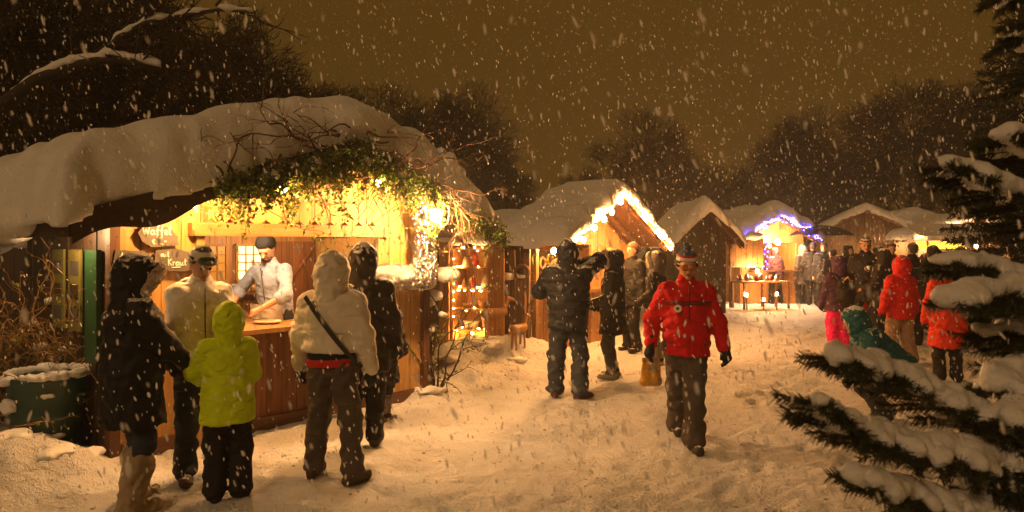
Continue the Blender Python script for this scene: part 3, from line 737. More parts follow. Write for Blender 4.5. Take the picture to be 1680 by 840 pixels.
p14, i14 = far('child with purple hood, black backpack and pink trousers', 1376, 574, 4, 1.52, dict(headscale=1.12, jacket=dict(c=(.055,.022,.055), hem=.78, r=.055, snow=.35), hood=dict(c=(.065,.028,.08), r=1.08, snow=.55), trousers=dict(c=(.85,.015,.16), r=.035, flare=.03, snow=.1), boots=dict(c=DK), gloves=DK, hands=((-.28,.12,.86),(.3,.12,.86))), 1.2)
far('small child in bright red snowsuit between purple hood and striped hat', 1409, 545, -30, 1.32, dict(headscale=1.15, jacket=dict(c=(.60,.015,.012), hem=.70, r=.05, snow=.3), hood=dict(c=(.60,.015,.012), snow=.4), trousers=dict(c=(.5,.012,.015), r=.035), hands=((-.25,.2,1.1),(.25,.1,.9))), 1.3)
p16, i16 = far('woman in dark coat and striped knitted hat holding a white cup', 1420, 556, 150, 1.86, dict(face=True, jacket=dict(c=(.014,.013,.016), hem=.66, r=.045, snow=.35), hair='long', hat=dict(c=[(.55,.48,.40),(.06,.05,.05)], bands=[(.155,.175,1),(.205,.225,1)], pom=(.5,.45,.4), snow=.4), trousers=dict(c=DK, r=.01), gloves=DK, hands=((-.14,.26,1.22),(.25,.15,.9)), hpitch=8, hyaw=14), 1.1)
far('child in red hooded jacket and sand coloured trousers, seen from behind', 1478, 600, 10, 1.52, dict(headscale=1.12, jacket=dict(c=(.55,.012,.012), hem=.80, r=.058, snow=.4), hood=dict(c=(.55,.012,.012), r=1.06, snow=.6), trousers=dict(c=(.30,.20,.12), r=.040, flare=.03, snow=.3), boots=dict(c=(.08,.06,.05)), gloves=DK, hands=((-.34,.02,.88),(.32,.08,.86)), feet=((-.15,0),(.17,-.05))), 1.15)
far('person in long scarlet coat half hidden by the fir branches', 1556, 625, -12, 1.56, dict(jacket=dict(c=(.62,.035,.012), hem=.52, r=.055, snow=.25, flare=.03, fold=.012), hood=dict(c=(.45,.015,.015), r=1.05, snow=.6), trousers=dict(c=DK), boots=dict(c=DK), gloves=DK, hands=((-.28,.1,.86),(.3,.1,.86))), 1.1)
x, y = G(1466, 692)
p19, i19 = person('crouching child in teal hooded jacket bending down over the snow', x, y, 84, 1.42, dict(headscale=1.1, crouch=.22, lean=46, headlock=True, hpitch=-25,
    jacket=dict(c=(.012,.085,.10), hem=.86, r=.060, snow=.45, fold=.012, hips=.16), hood=dict(c=(.02,.11,.125), r=1.12, snow=.8), trousers=dict(c=(.03,.03,.035), r=.035, flare=.02), boots=dict(c=DK, top=.12),
    gloves=DK, hands=((-.15,.50,.22),(.15,.56,.26)), feet=((-.16,.18),(.16,.02)), palm=((0,0,-1),(0,0,-1))), lod=1.)
for i_, (px, py, yaw, H, c, lab) in enumerate([
    (1462,540,170,1.78,(.02,.018,.017),'dark coated man facing us in front of the yellow lit stall'),
    (1440,532,60,1.70,(.03,.02,.02),'person in dark brown coat right behind the striped hat woman'),
    (1497,548,20,1.78,(.016,.016,.02),'tall person in black parka behind the red hooded child'),
    (1532,540,-60,1.70,(.05,.035,.03),'person in brown parka waiting under the white lamp'),
    (1576,552,-20,1.72,(.02,.02,.022),'person in black jacket behind the scarlet coat'),
    (1448,566,40,1.66,(.025,.018,.018),'person in dark jacket between striped hat and red hooded child'),
    (1518,566,-20,1.60,(.018,.016,.018),'person in dark hooded coat just left of the scarlet coat'),
    (1392,520,200,1.72,(.03,.022,.02),'dark figure facing us behind the purple hooded child'),
    (1366,515,20,1.60,(.06,.04,.05),'person in mauve grey coat left of the purple hood'),
    (1300,492,-10,1.68,(.04,.02,.02),'person in dark red coat right beside the plum jacket'),
    (1232,492,-80,1.66,(.03,.025,.02),'person in dark jacket looking at the wares of the open stand'),
    (1614,545,160,1.66,(.07,.03,.02),'person in rust coloured jacket at the far right stall')]):
    o_ = dict(jacket=dict(c=c, hem=.68, r=.045, snow=.4), trousers=dict(c=DK, r=.015), hands=((-.2,.25,1.05),(.25,.1,.88)))
    if i_ % 2: o_['hood'] = dict(c=c, snow=.7)
    else: o_.update(hat=dict(c=[(.10,.07,.05),(.3,.22,.15)], bands=[(.19,.3,1)], snow=.5), hair='short', face=True)
    far(lab, px, py, yaw, H, o_)

# ---- things people hold or carry
def held(name, label, cat, P, p): 
    w_ = on(P, p); return thing(name, label, cat, w_, P.rotation_euler.z)
# yellow carrier bag
wl = i10['wr'][1]; t = held('carrier_bag', 'yellow printed carrier bag held by the man in red', 'bag', p10, wl+Vector((0,.01,-.09)))
m_, nt_, p_, o_ = mat('bag'); co_ = nd(nt_, 'ShaderNodeTexCoord').outputs['Object']; n_ = noise(nt_, co_, 14, 3)
c_ = mixc(nt_, math_(nt_,'MULTIPLY',math_(nt_,'SUBTRACT',n_.outputs['Fac'],.52),14,True), (.62,.30,.015), (.30,.22,.12)); nt_.links.new(c_, p_.inputs['Base Color']); p_.inputs['Roughness'].default_value = .35
s = SD(.008); s.cap((-.085,0,-.29),(.085,0,-.29), .024,.024,.01).cap((-.075,0,-.04),(.075,0,-.04), .010,.010,.01).cap((-.088,0,-.29),(-.078,0,-.04),.022,.010,.02).cap((.088,0,-.29),(.078,0,-.04),.022,.010,.02).cap((-.04,0,-.26),(-.03,0,-.06),.042,.018,.05).cap((.04,0,-.26),(.03,0,-.06),.042,.018,.05).fn(wob(.006,40,3))
link('bag_body', s.mesh('bag_body', [m_]), t)
b = MB(); b.tube([(-.03,0,-.03),(-.015,0,.03),(.015,0,.03),(.03,0,-.03)], .006, 6); b.build('handle', m_, t)
# backpack
t_bag = t; t_bag.scale = (.84,.84,.84)
t = held('backpack', 'black backpack with yellow loop worn by the purple hooded child', 'backpack', p14, i14['U']((0,-.235,1.18)))
s = SD(.014); s.cap((0,0,-.14),(0,0,.12), .105,.085,.03, wide=(1,0,0), wf=1.35).ell((0,-.08,-.06),(.10,.06,.10),.03).fn(wob(.006,30,3)); link('pack_body', s.mesh('pack_body', [cloth(DK,.7,.45,.4)]), t)
b = MB(); b.tube([(-.05,-.05,.16),(0,-.09,.22),(.05,-.05,.16)], .012, 6); b.build('loop', plain('yellow_strap',(.7,.42,.02)), t)
for q in (-1,1):
    b = MB(); b.tube([(q*.10,.02,.17),(q*.12,.14,.27),(q*.13,.26,.20)], .018, 6); b.build('strap', M['black'], t)
# cups
for (P_, I_, lab) in ((p16,i16,'white paper cup in the striped hat woman\'s hand'),(p2,i2,'small white mulled wine mug held by the white jacket man')):
    d_ = (I_['wr'][0]-I_['el'][0]).normalized(); c0 = I_['wr'][0]+d_*.085+Vector((.03,.02,.0))
    t = held('cup', lab, 'cup', P_, c0)
    b = MB(); b.lathe([(.028,-.05),(.034,.05),(.030,.05),(.026,-.04)], (0,0,0), 16); b.build('cup_body', M['white'], t, True)
    b = MB(); b.tube([(.033,0,.03),(.06,0,.02),(.058,0,-.02),(.03,0,-.03)], .006, 6); b.build('handle', M['white'], t, True)
# food in paper of the left woman
w_ = on(p1, (i1['wr'][0]+i1['wr'][1])/2+Vector((0,.11,.03)))
t = thing('paper_plate', 'small paper plate with a waffle held by the fur hooded woman', 'plate', w_, R(-40))
b = MB(); b.lathe([(.0,0),(.07,0),(.09,.014),(.088,.018),(.068,.006),(.0,.005)], (0,0,0), 20); b.build('plate', M['white'], t, True)
b = MB()
for q in range(5): b.box((-.05+q*.021,-.045,.007),(-.036+q*.021,.045,.02)); b.box((-.05,-.045+q*.0195,.007),(.048,-.033+q*.0195,.018))
b.build('waffle', plain('waffle',(.5,.26,.07)), t)
# umbrella
u_ = on(p13, i13['wr'][1]+Vector((0,.06,.05)))
t = thing('umbrella', 'large black umbrella with snow on top held over dark coats', 'umbrella', u_, 0)
b = MB(); b.tube([(0,0,-.12),(0,0,.62)], .012, 8); b.build('pole', M['metal'], t)
b = MB(); b.tube([(0,0,-.22),(0,0,-.12)], .02, 8); b.build('handle', M['black'], t)
b = MB(); n = 16; Rg = .92
for sgn, off in ((1,0),(-1,-.012)):
    vs = [Vector((0,0,.64+.46+off))]
    for j in range(1,7):
        f = j/6
        for q in range(n): 
            rr = Rg*f*(1-.035*(q%2)*f); a = 2*math.pi*q/n; vs.append(Vector((rr*math.cos(a), rr*math.sin(a), .64+.46+off-.27*f*f-(0 if q%2 else .025*f))))
    fs = [(0,1+q,1+(q+1)%n) for q in range(n)]+[(1+(j-1)*n+q, 1+j*n+q, 1+j*n+(q+1)%n, 1+(j-1)*n+(q+1)%n) for j in range(1,6) for q in range(n)]
    b.add(vs, [f if sgn > 0 else f[::-1] for f in fs])
b.build('canopy', cloth((.015,.014,.014),.6,.2,.1), t, True)
for q in range(8):
    b = MB(); a = 2*math.pi*2*q/n; b.tube([(0,0,1.08),(.39*math.cos(a),.39*math.sin(a),1.015),(.89*math.cos(a),.89*math.sin(a),.815)], .005, 4); b.build('rib', M['metal'], t)
# ---------------------------------------------------------------- huts
def hut_frame(name, label, ox, oy, dx, dy):
    return thing(name, label, 'market hut', (ox, oy, 0), math.atan2(dy, dx), 'wooden huts of the winter market')
def planks(b, x0, x1, zlo, zhi, y0, y1, w_=.14, gap=.006):
    """vertical boards; zlo / zhi may be functions of x"""
    n = max(1, round((x1-x0)/w_)); w_ = (x1-x0)/n
    fl = zlo if callable(zlo) else (lambda x: zlo); fh = zhi if callable(zhi) else (lambda x: zhi)
    for i in range(n):
        a, c = x0+i*w_+gap/2, x0+(i+1)*w_-gap/2; j = random.uniform(-.003,.003)
        b.prism([(a,fl(a)),(c,fl(c)),(c,fh(c)),(a,fh(a))], y0+j, y1+j)
def side_planks(b, x0, x1, y0, y1, z0, z1, w_=.16):
    n = max(1, round((z1-z0)/w_)); w_ = (z1-z0)/n
    for i in range(n):
        j = random.uniform(-.004,.004); b.box((x0+j,y0,z0+i*w_+.003),(x1+j,y1,z0+(i+1)*w_-.003))
def side_vplanks(b, x0, x1, y0, y1, z0, z1, w_=.16):
    n = max(1, round((y1-y0)/w_)); w_ = (y1-y0)/n
    for i in range(n):
        j = random.uniform(-.006,.006); b.box((x0+j,y0+i*w_+.004,z0),(x1+j,y0+(i+1)*w_-.004,z1))
def roof_snow(P, x0, x1, xp, ze0, ze1, zp, y0, y1, T, h=.045, seed=1, extra=(), name='roof_snow', rnd=.35, amp=.35):
    s = SD(h); s.bounds((x0-.15, y0-.15, min(ze0,ze1)-.25), (x1+.15, y1+.15, zp+T*1.8))
    def f(D, X, Y, Z):
        zr = np.where(X < xp, ze0+(zp-ze0)*(X-x0)/(xp-x0), zp+(ze1-zp)*(X-xp)/(x1-xp))
        zr = zr-.04*np.exp(-((X-xp)/.25)**2)
        nn = vnoise(X*1.3+0*Y+5, Y*1.3+0*X+9, seed)[..., :1] if False else vnoise((X*1.3+0*Y)[:,:,0]+50, (Y*1.3+0*X)[:,:,0]+50, seed)[:,:,None]
        n2 = vnoise((X*4+0*Y)[:,:,0]+50, (Y*4+0*X)[:,:,0]+50, seed+1)[:,:,None]
        n4 = vnoise((X*8+0*Y)[:,:,0]+50, (Y*8+0*X)[:,:,0]+50, seed+3)[:,:,None]; e = np.minimum(np.minimum(X-x0, x1-X), np.minimum(Y-y0, y1-Y))+.04+.10*(n2-.5)+.05*(n4-.5)
        n3 = vnoise((X*9+0*Y)[:,:,0]+50, (Y*9+0*X)[:,:,0]+50, seed+2)[:,:,None]; top = zr+T*(1-amp/2+amp*nn+.16*(n2-.5)+.05*(n3-.5))*np.sqrt(np.clip(e/rnd, 0, 1)*(2-np.clip(e/rnd, 0, 1)))
        sag = .10*np.clip(1-e/.16, 0, 1)*(.3+n2)
        return np.maximum(np.maximum((Z-top)*.8, zr-.004-sag-Z), -e)
    s.fn(f)
    for c, r in extra: s.ell(c, r, .08)
    return link(name, s.mesh(name, [M['snow']]), P)
def roof_slabs(P, x0, x1, xp, ze0, ze1, zp, y0, y1, mt, th=.05):
    b = MB()
    b.prism([(x0,ze0-th),(xp,zp-th),(xp,zp-.006),(x0,ze0-.006)], y0, y1, M=None)
    b.prism([(xp+.001,zp-th),(x1,ze1-th),(x1,ze1-.006),(xp+.001,zp-.006)], y0, y1)
    n = int((y1-y0)/.5)
    for i in range(n+1):
        y = y0+.06+i*(y1-y0-.12)/n
        b.prism([(x0+.02,ze0-th-.09),(xp,zp-th-.09),(xp,zp-th-.002),(x0+.02,ze0-th-.002)], y-.03, y+.03)
        b.prism([(xp+.001,zp-th-.09),(x1-.02,ze1-th-.09),(x1-.02,ze1-th-.002),(xp+.001,zp-th-.002)], y-.03, y+.03)
    return b.build('roof', mt, P)
def window(P, name, x0, x1, z0, z1, y, nx, nz, fm, pm, t=.03):
    b = MB(); b.box((x0-t,y-.03,z0-t),(x1+t,y,z0)); b.box((x0-t,y-.03,z1),(x1+t,y,z1+t)); b.box((x0-t,y-.03,z0),(x0,y,z1)); b.box((x1,y-.03,z0),(x1+t,y,z1))
    for i in range(1,nx): xx = x0+(x1-x0)*i/nx; b.box((xx-.007,y-.026,z0),(xx+.007,y-.004,z1))
    for i in range(1,nz): zz = z0+(z1-z0)*i/nz; b.box((x0,y-.024,zz-.007),(x1,y-.002,zz+.007))
    W = b.build(name, fm, P); b = MB(); b.box((x0,y-.012,z0),(x1,y-.006,z1)); b.build('pane', pm, W); return W

# ======================= waffle stall
A = hut_frame('market_hut', 'waffle stall with thick snow and ivy on its gable roof and an open serving window', -3.22, 5.90, .668, .744)
rx0, rx1, rxp, rz0, rz1, rzp = -.42, 4.08, 2.02, 2.00, 1.90, 2.76
rz = lambda x: rz0+(rzp-rz0)*(x-rx0)/(rxp-rx0) if x < rxp else rzp+(rz1-rzp)*(x-rxp)/(rx1-rxp)
b = MB(); planks(b, .04, .72, 0, lambda x: rz(x)-.06, 0, .03, .17); planks(b, 2.66, 3.26, 0, lambda x: rz(x)-.06, 0, .03, .15)
planks(b, .724, 2.656, 1.96, lambda x: rz(x)-.06, .004, .034, .16)
b.build('front_wall', M['pine'], A)
b = MB(); planks(b, .73, 2.64, 0, .96, .02, .05, .16); b.build('counter_front', M['redwood'], A)
b = MB()      # scalloped valance boards above the window
n = 11; x0 = .80
for i in range(n):
    a = x0+i*.175; c = a+.168; zt = rz(a)-.08
    z_ = [1.965+.045*abs(math.sin(math.pi*(q/6)))*-1+.03 for q in range(7)]
    b.prism([(a+(c-a)*q/6, z_[q]) for q in range(7)]+[(c, min(zt,2.42)),(a, min(zt,2.42))], -.045, -.015)
b.build('valance', M['pine'], A)
b = MB(); b.box((.60,-.10,1.84),(2.78,-.012,1.955)); b.build('lintel', M['pine_x'], A)
b = MB(); b.box((.665,-.05,0),(.735,-.004,1.838)); b.build('post', M['pine'], A)
b = MB(); b.box((2.625,-.05,0),(2.695,-.004,1.838)); b.build('post', M['pine'], A)
b = MB(); b.box((-.04,-.05,0),(.038,.06,2.05)); b.build('post', M['brown'], A)
b = MB(); b.box((3.262,-.06,0),(3.35,.06,2.10)); b.build('post', M['brown'], A)
b = MB(); b.box((.76,-.30,.965),(2.62,-.05,1.005)); b.box((.76,-.046,.965),(2.62,.36,1.003)); b.build('counter', M['orange'], A)
b = MB(); b.box((.06,-.025,.0),(3.24,-.003,.14)); b.build('skirting', M['brown_x'], A)
# left side wall with doors, dark
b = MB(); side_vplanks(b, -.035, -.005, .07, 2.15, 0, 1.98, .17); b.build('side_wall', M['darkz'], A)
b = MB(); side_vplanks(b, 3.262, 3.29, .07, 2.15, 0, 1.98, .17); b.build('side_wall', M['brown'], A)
b = MB(); planks(b, 0, 3.26, 0, lambda x: rz(x)-.06, 2.15, 2.18, .2); b.build('back_wall', M['orange'], A)
b = MB(); b.box((.0,.04,.01),(3.25,2.14,.05)); b.build('floor', M['brown_x'], A)
# back wall windows, door and braces seen through the opening
window(A, 'window', 1.70, 2.00, 1.34, 1.74, 2.11, 3, 4, M['orange'], plain('amber_glass', (.55,.33,.08), .3))
window(A, 'window', 2.16, 2.46, 1.34, 1.74, 2.11, 3, 4, M['orange'], M['winlit'])
b = MB(); planks(b, 2.56, 3.20, .05, 1.80, 2.05, 2.075, .16); b.beam((2.58,2.03,1.0),(3.18,2.03,1.75),.03,.05,(0,1,0)); b.build('inner_door', M['redwood'], A)
b = MB(); b.beam((3.235,.75,1.85),(3.235,1.25,1.30),.05,.06); b.beam((3.235,1.25,1.85),(3.235,1.30,.9),.05,.06); b.box((3.21,.10,.05),(3.255,2.04,1.84)); b.build('inner_panel', M['pine'], A)
b = MB(); b.box((3.17,.16,1.0),(3.205,.74,1.82)); D_ = b.build('inner_shutter', M['redwood'], A)
b = MB(); pts = [(3.16, .45+.055*math.sin(t_)**3*1.3, 1.55+.05*(math.cos(t_)-.4*math.cos(2*t_))) for t_ in np.linspace(0,2*math.pi,20)]; b.tube(pts, .009, 5); b.build('heart', M['old'], D_)
b = MB(); side_planks(b, .04, .07, .05, 2.1, .05, 1.95, .2); b.build('inner_wall', M['orange'], A)
roof_slabs(A, rx0, rx1, rxp, rz0, rz1, rzp, -.50, 2.25, M['brown_x'])
# wavy barge boards
b = MB()
def barge(x0, x1, n, d=.20):
    top = [(x, rz(x)+.012) for x in np.linspace(x0, x1, n)]
    bot = [(x, rz(x)-d+.045*math.sin((x-x0)*2*math.pi/.82)) for x in np.linspace(x1, x0, n)]
    for i in range(n-1): b.prism([bot[n-1-i], bot[n-2-i], top[i+1], top[i]], -.545, -.505)
barge(rx0-.04, rxp, 60, .22); barge(rxp, rx1+.03, 40, .16); b.build('barge_board', M['dark'], A)
b = MB(); b.box((rx0-.05,-.50,rz0-.18),(rx0-.01,2.25,rz0-.005)); b.build('eaves_board', M['dark'], A)
sn = roof_snow(A, rx0-.12, rx1+.02, rxp+.1, rz0-.02, rz1, rzp, -.52, 2.35, .52, .045, 3, name='roof_snow', amp=.5,
          extra=[((-.46,1.9,1.90),(.30,.45,.26)),((-.44,1.1,1.96),(.22,.4,.2)),((-.50,.5,1.98),(.16,.3,.16)),((1.45,0.2,2.86),(.55,.7,.22)),((2.02,-.15,2.93),(.40,.45,.26))])
# ---- slate signs with chalk writing
GL = {
'W':(1.5,[[(0,2),(.3,0),(.7,1.3),(1.05,0),(1.45,2)]]), 'a':(1.0,[[(.75,.9),(.4,1),(.05,.6),(.1,.1),(.45,0),(.72,.4),(.78,1),(.78,.15),(.98,.05)]]),
'f':(.75,[[(.75,1.75),(.5,2),(.33,1.5),(.28,-.6),(.1,-.75)],[(0,.9),(.65,1.0)]]), 'e':(.85,[[(.1,.5),(.65,.62),(.58,.98),(.3,1),(.05,.5),(.3,0),(.8,.15)]]),
'l':(.5,[[(0,.3),(.4,1.6),(.32,2),(.12,1.7),(.15,.1),(.5,.05)]]), 'c':(1.0,[[(.85,1.2),(.45,1.35),(.1,.7),(.42,.05),(.85,.2)],[(-.1,.85),(.6,.9)],[(-.1,.58),(.55,.62)]]),
'2':(1.1,[[(.1,1.4),(.5,1.9),(.85,1.4),(.1,.1),(.35,.22),(.7,.05),(1.05,.15)]]), ',':(.4,[[(.1,.15),(0,-.3)]]), '-':(.8,[[(0,.8),(.7,.85)]]), ' ':(.6,[]),
'm':(1.4,[[(0,.9),(.1,0),(.15,.8),(.45,1),(.55,0),(.6,.8),(.95,1),(1.05,.05),(1.3,.1)]]), 'i':(.45,[[(.1,1),(.1,.1),(.35,.05)],[(.12,1.4),(.16,1.5)]]), 't':(.75,[[(.35,1.8),(.25,.1),(.6,.1)],[(0,1.1),(.7,1.2)]]),
'K':(1.1,[[(.1,2),(.1,0)],[(.95,1.9),(.12,1),(1.0,0)]]), 'r':(.75,[[(.05,1),(.12,0),(.15,.7),(.45,1),(.7,.85)]]), 'u':(1.0,[[(.05,1),(.12,.15),(.45,0),(.72,.3),(.75,1),(.78,.1),(.98,.08)]]),
'A':(1.4,[[(0,0),(.45,1.1),(.8,2),(1.0,0)],[(.1,.8),(1.2,.85)]]), 's':(.8,[[(.65,.95),(.2,.95),(.2,.6),(.6,.4),(.5,.05),(.05,.1)]]), '_':(3.,[[(0,0),(3,.1)]])}
def write(b, text, x, z, hgt, y=-.075, r=.0055, slope=0):
    s_ = hgt/2
    for ch in text:
        w_, st = GL[ch]
        for P_ in st:
            q = []
            for (a0,b0),(a1,b1) in zip(P_, P_[1:]): q += [(a0,b0),((a0+a1)/2,(b0+b1)/2)]
            q.append(P_[-1])
            for _ in range(2):
                q = [q[0]]+[p for (u,v) in zip(q,q[1:]) for p in ((u[0]*.75+v[0]*.25,u[1]*.75+v[1]*.25),(u[0]*.25+v[0]*.75,u[1]*.25+v[1]*.75))]+[q[-1]]
            b.tube([(x+u*s_, y, z+v*s_+slope*(x+u*s_)) for u,v in q], r, 5)
        x += (w_+.12)*s_
def slate(label, poly, texts, tilt=0):
    xs = [p[0] for p in poly]; zs = [p[1] for p in poly]; cx, cz = sum(xs)/len(xs), sum(zs)/len(zs)
    o = thing('slate_sign', label, 'sign', A.matrix_world @ Vector((cx,0,cz)), A.rotation_euler.z, 'slate price signs on the stall front')
    rr = random.Random(int(cx*100)); P_ = []
    for i in range(len(poly)):
        a, c = poly[i], poly[(i+1)%len(poly)]
        for q in range(4): P_.append((a[0]+(c[0]-a[0])*q/4-cx+rr.uniform(-.004,.004), a[1]+(c[1]-a[1])*q/4-cz+rr.uniform(-.004,.004)))
    b = MB(); b.prism(P_, -.062, -.035); b.build('slate', M['slate'], o)
    b = MB()
    for tx, x, z, hh in texts: write(b, tx, x-cx, z-cz, hh, y=-.064)
    b.build('lettering', M['chalk'], o)
bpy.context.view_layer.update()
slate('slate sign with white chalk writing of waffle price, highest on the hut wall', [(.17,1.86),(.20,1.79),(.27,1.745),(.50,1.755),(.49,1.83),(.44,1.90),(.36,1.925),(.22,1.93)],
      [('Waffel',.205,1.845,.078),('c 2,-',.28,1.768,.055)])
slate('slate sign behind the fur hooded woman, leftmost of the three chalk signs', [(-.02,1.62),(.02,1.53),(.26,1.54),(.285,1.66),(.22,1.715),(.0,1.72)],
      [('Aus',.02,1.635,.07)])
slate('slate sign with chalk words mit Kraut beside the white jacket man', [(.30,1.60),(.36,1.545),(.56,1.535),(.63,1.56),(.65,1.62),(.60,1.70),(.50,1.725),(.31,1.715)],
      [('mit',.35,1.66,.05),('Kraut',.41,1.585,.062),('_',.44,1.568,.05)])
# ---- stall goods on the counter and inside
def onA(x, y, z): return A.matrix_world @ Vector((x,y,z))
def goods(name, label, cat, x, y, z, mt, fn, group=None):
    o = MB(); fn(o); ob = o.build(name, mt, None, True); ob.location = onA(x,y,z); ob.rotation_euler.z = A.rotation_euler.z; return tag(ob, label, cat, group)
goods('plate', 'large white plate on the counter in front of the vendor', 'plate', 1.42, .10, 1.008, M['ceramic'], lambda o: o.lathe([(0,0),(.09,0),(.13,.02),(.126,.025),(.085,.008),(0,.006)], n=24))
goods('sauce_bottle', 'dark sauce bottle standing on the counter end', 'bottle', 1.02, .05, 1.008, M['red'], lambda o: o.lathe([(.03,0),(.033,.1),(.012,.15),(.012,.18),(.004,.2)]))
goods('jar', 'squat glass jar of sugar on the counter', 'jar', 1.14, .16, 1.008, M['ceramic'], lambda o: o.lathe([(.04,0),(.045,.02),(.045,.09),(.03,.10),(.03,.12)]))
goods('pot', 'steel pot on the shelf behind the vendor', 'pot', 1.15, 1.2, .93, M['metal'], lambda o: o.lathe([(.13,0),(.14,.02),(.14,.17),(.15,.18),(.13,.18),(.12,.03),(0,.03)]))
goods('napkin_stack', 'small stack of napkins beside the plate', 'napkins', 1.72, -.05, 1.008, M['cloth_w'], lambda o: [o.box((-.06+.003*i,-.06,.005*i),(.06+.003*i,.06,.0045+.005*i)) for i in range(7)])
t = thing('waffle_iron', 'open steel waffle iron beside the vendor on the counter', 'waffle iron', onA(2.15,.16,1.006), A.rotation_euler.z)
b = MB(); b.lathe([(.10,0),(.12,.02),(.12,.06),(.10,.07)], n=18); b.build('base', M['metal'], t, True)
b = MB(); b.box((-.09,.10,.07),(.09,.13,.28)); b.build('lid', M['black'], t)
b = MB(); b.tube([(0,-.11,.05),(0,-.22,.06)], .012, 6); b.build('handle', M['black'], t)
t = thing('cup_stack', 'tall stack of white paper cups at the right end of the counter', 'cups', onA(2.42,.05,1.006), A.rotation_euler.z)
for i in range(6): b = MB(); b.lathe([(.030,.012*i*1.5),(.036,.012*i*1.5+.09),(.033,.012*i*1.5+.09)], n=14); b.build('cup', M['white'], t, True)
t = thing('work_table', 'low work table inside the stall behind the vendor', 'table', onA(.3,1.0,.05), A.rotation_euler.z)
b = MB(); b.box((0,0,.82),(1.7,.7,.86)); b.build('tabletop', M['orange'], t)
for q in ((.03,.03),(1.62,.03),(.03,.62),(1.62,.62)): b = MB(); b.box((q[0],q[1],0),(q[0]+.05,q[1]+.05,.818)); b.build('leg', M['brown'], t)
t = thing('wall_shelf', 'narrow wall shelf with jars under the stall windows', 'shelf', onA(1.6,1.93,1.16), A.rotation_euler.z)
b = MB(); b.box((0,0,0),(1.0,.17,.025)); b.build('board', M['brown_x'], t)
for i in range(7):
    goods('jar', ('first','second','third','fourth','fifth','sixth','seventh')[i]+' preserve jar from the left on the stall shelf under the windows', 'jar', 1.66+i*.13, 2.0, 1.187, [M['ceramic'],M['red'],M['basket']][i%3], lambda o: o.lathe([(.032,0),(.036,.02),(.036,.08),(.026,.09),(.026,.105)], n=12), 'preserve jars on the wall shelf')

# ---- lamps of the waffle stall
def bulb(P, x, y, z, r=.035, mt='bulb', wire=.12):
    b = MB(); b.ball((x,y,z), r, 6, sc_=(1,1,1.2)); o = b.build('bulb', M[mt], P, True)
    b = MB(); b.tube([(x,y,z+r*1.1),(x,y,z+r*1.1+.035)], r*.5, 8); b.build('socket', M['black'], o); return o
t = thing('string_lights', 'bare bulbs on a black wire under the waffle stall gable', 'lights', A.location, A.rotation_euler.z)
pts = []
BL = [(.45,-.46,2.10),(1.25,-.46,2.26),(2.30,-.46,2.38)]
for x_, y_, z_ in BL: bulb(t, x_, y_, z_)
b = MB(); ws = [(-.3,-.3,2.0)]+[(x_,y_,z_+.075) for x_,y_,z_ in BL]+[(3.2,-.4,2.2)]
for p, q in zip(ws, ws[1:]): b.tube([(p[0]+(q[0]-p[0])*f, p[1]+(q[1]-p[1])*f, p[2]+(q[2]-p[2])*f-.06*math.sin(math.pi*f)) for f in np.linspace(0,1,7)], .005, 4)
b.build('wire', M['black'], t)
t = thing('ceiling_lamp', 'lamp with white enamel shade hanging inside the waffle stall', 'lamp', onA(1.30,.14,1.95), A.rotation_euler.z)
b = MB(); b.lathe([(.02,.06),(.05,.05),(.16,0),(.158,-.006),(.045,.04),(.015,.05)], n=20); b.build('lamp_shade', M['white'], t, True); bulb(t, 0,0,-.015, .04, 'bulb_in')
b = MB(); b.tube([(0,0,.05),(0,0,.42)], .006, 5); b.build('cord', M['black'], t)
t = thing('wall_lamp', 'small bare lamp over the inner shelf of the waffle stall', 'lamp', onA(2.35,1.2,1.95), A.rotation_euler.z); bulb(t, 0,0,0, .04, 'bulb_in')
b = MB(); b.tube([(0,0,.08),(0,0,.55)], .006, 5); b.build('cord', M['black'], t)
t = thing('corner_lamp', 'bright bare bulb lamp at the right corner of the waffle stall', 'lamp', onA(2.84,-.72,2.06), A.rotation_euler.z); bulb(t, 0,0,0, .055, 'lampc')
b = MB(); b.tube([(0,0,.09),(0,.02,.2),(.02,.14,.3)], .008, 6); b.build('bracket', M['black'], t)
t = thing('eaves_lamp', 'hidden bulb glowing under the drooping snow at the left eaves', 'lamp', onA(-.33,.35,1.86), A.rotation_euler.z); bulb(t, 0,0,0, .028, 'bulb_in')

# ---- foil wrapped duct
s = SD(.0105)
s.cap((2.50,-.22,1.42),(3.10,-.24,1.40), .125,.135,.02).cap((3.12,-.24,1.42),(3.10,-.26,2.0), .135,.12,.04).cap((3.10,-.26,1.98),(3.06,-.27,2.08), .13,.14,.02)
s.fn(crease(.012, 34, 4)).fn(crease(.008, 62, 5)).fn(crease(.005, 110, 8)).fn(wob(.008, 28, 6))
o = link('foil_duct', s.mesh('foil_duct', [M['foil']])); o.location = A.location; o.rotation_euler.z = A.rotation_euler.z
tag(o, 'crumpled silver foil wrapped duct bending up beside the serving window', 'duct')
s = SD(.02); s.cap((3.12,-.30,2.20),(3.14,-.30,2.62), .085,.07,.03).fn(wob(.012,40,3))
o = link('stove_pipe', s.mesh('stove_pipe', [M['bark']])); o.location = A.location; o.rotation_euler.z = A.rotation_euler.z; tag(o, 'dark rough stove pipe with snow above the foil duct', 'pipe')
def lumps(name, label, P, L, seed, h=.022, wb=.012):
    s = SD(h)
    for c, r in L: s.ell(c, (r*1.15, r, r*.85) if not hasattr(r,'__len__') else r, .05)
    s.fn(wob(wb, 22, seed)); o = link(name, s.mesh(name, [M['snow']])); o.location = P.location; o.rotation_euler.z = P.rotation_euler.z
    return tag(o, label, 'snow clump', 'snow clumps on the stall decorations')
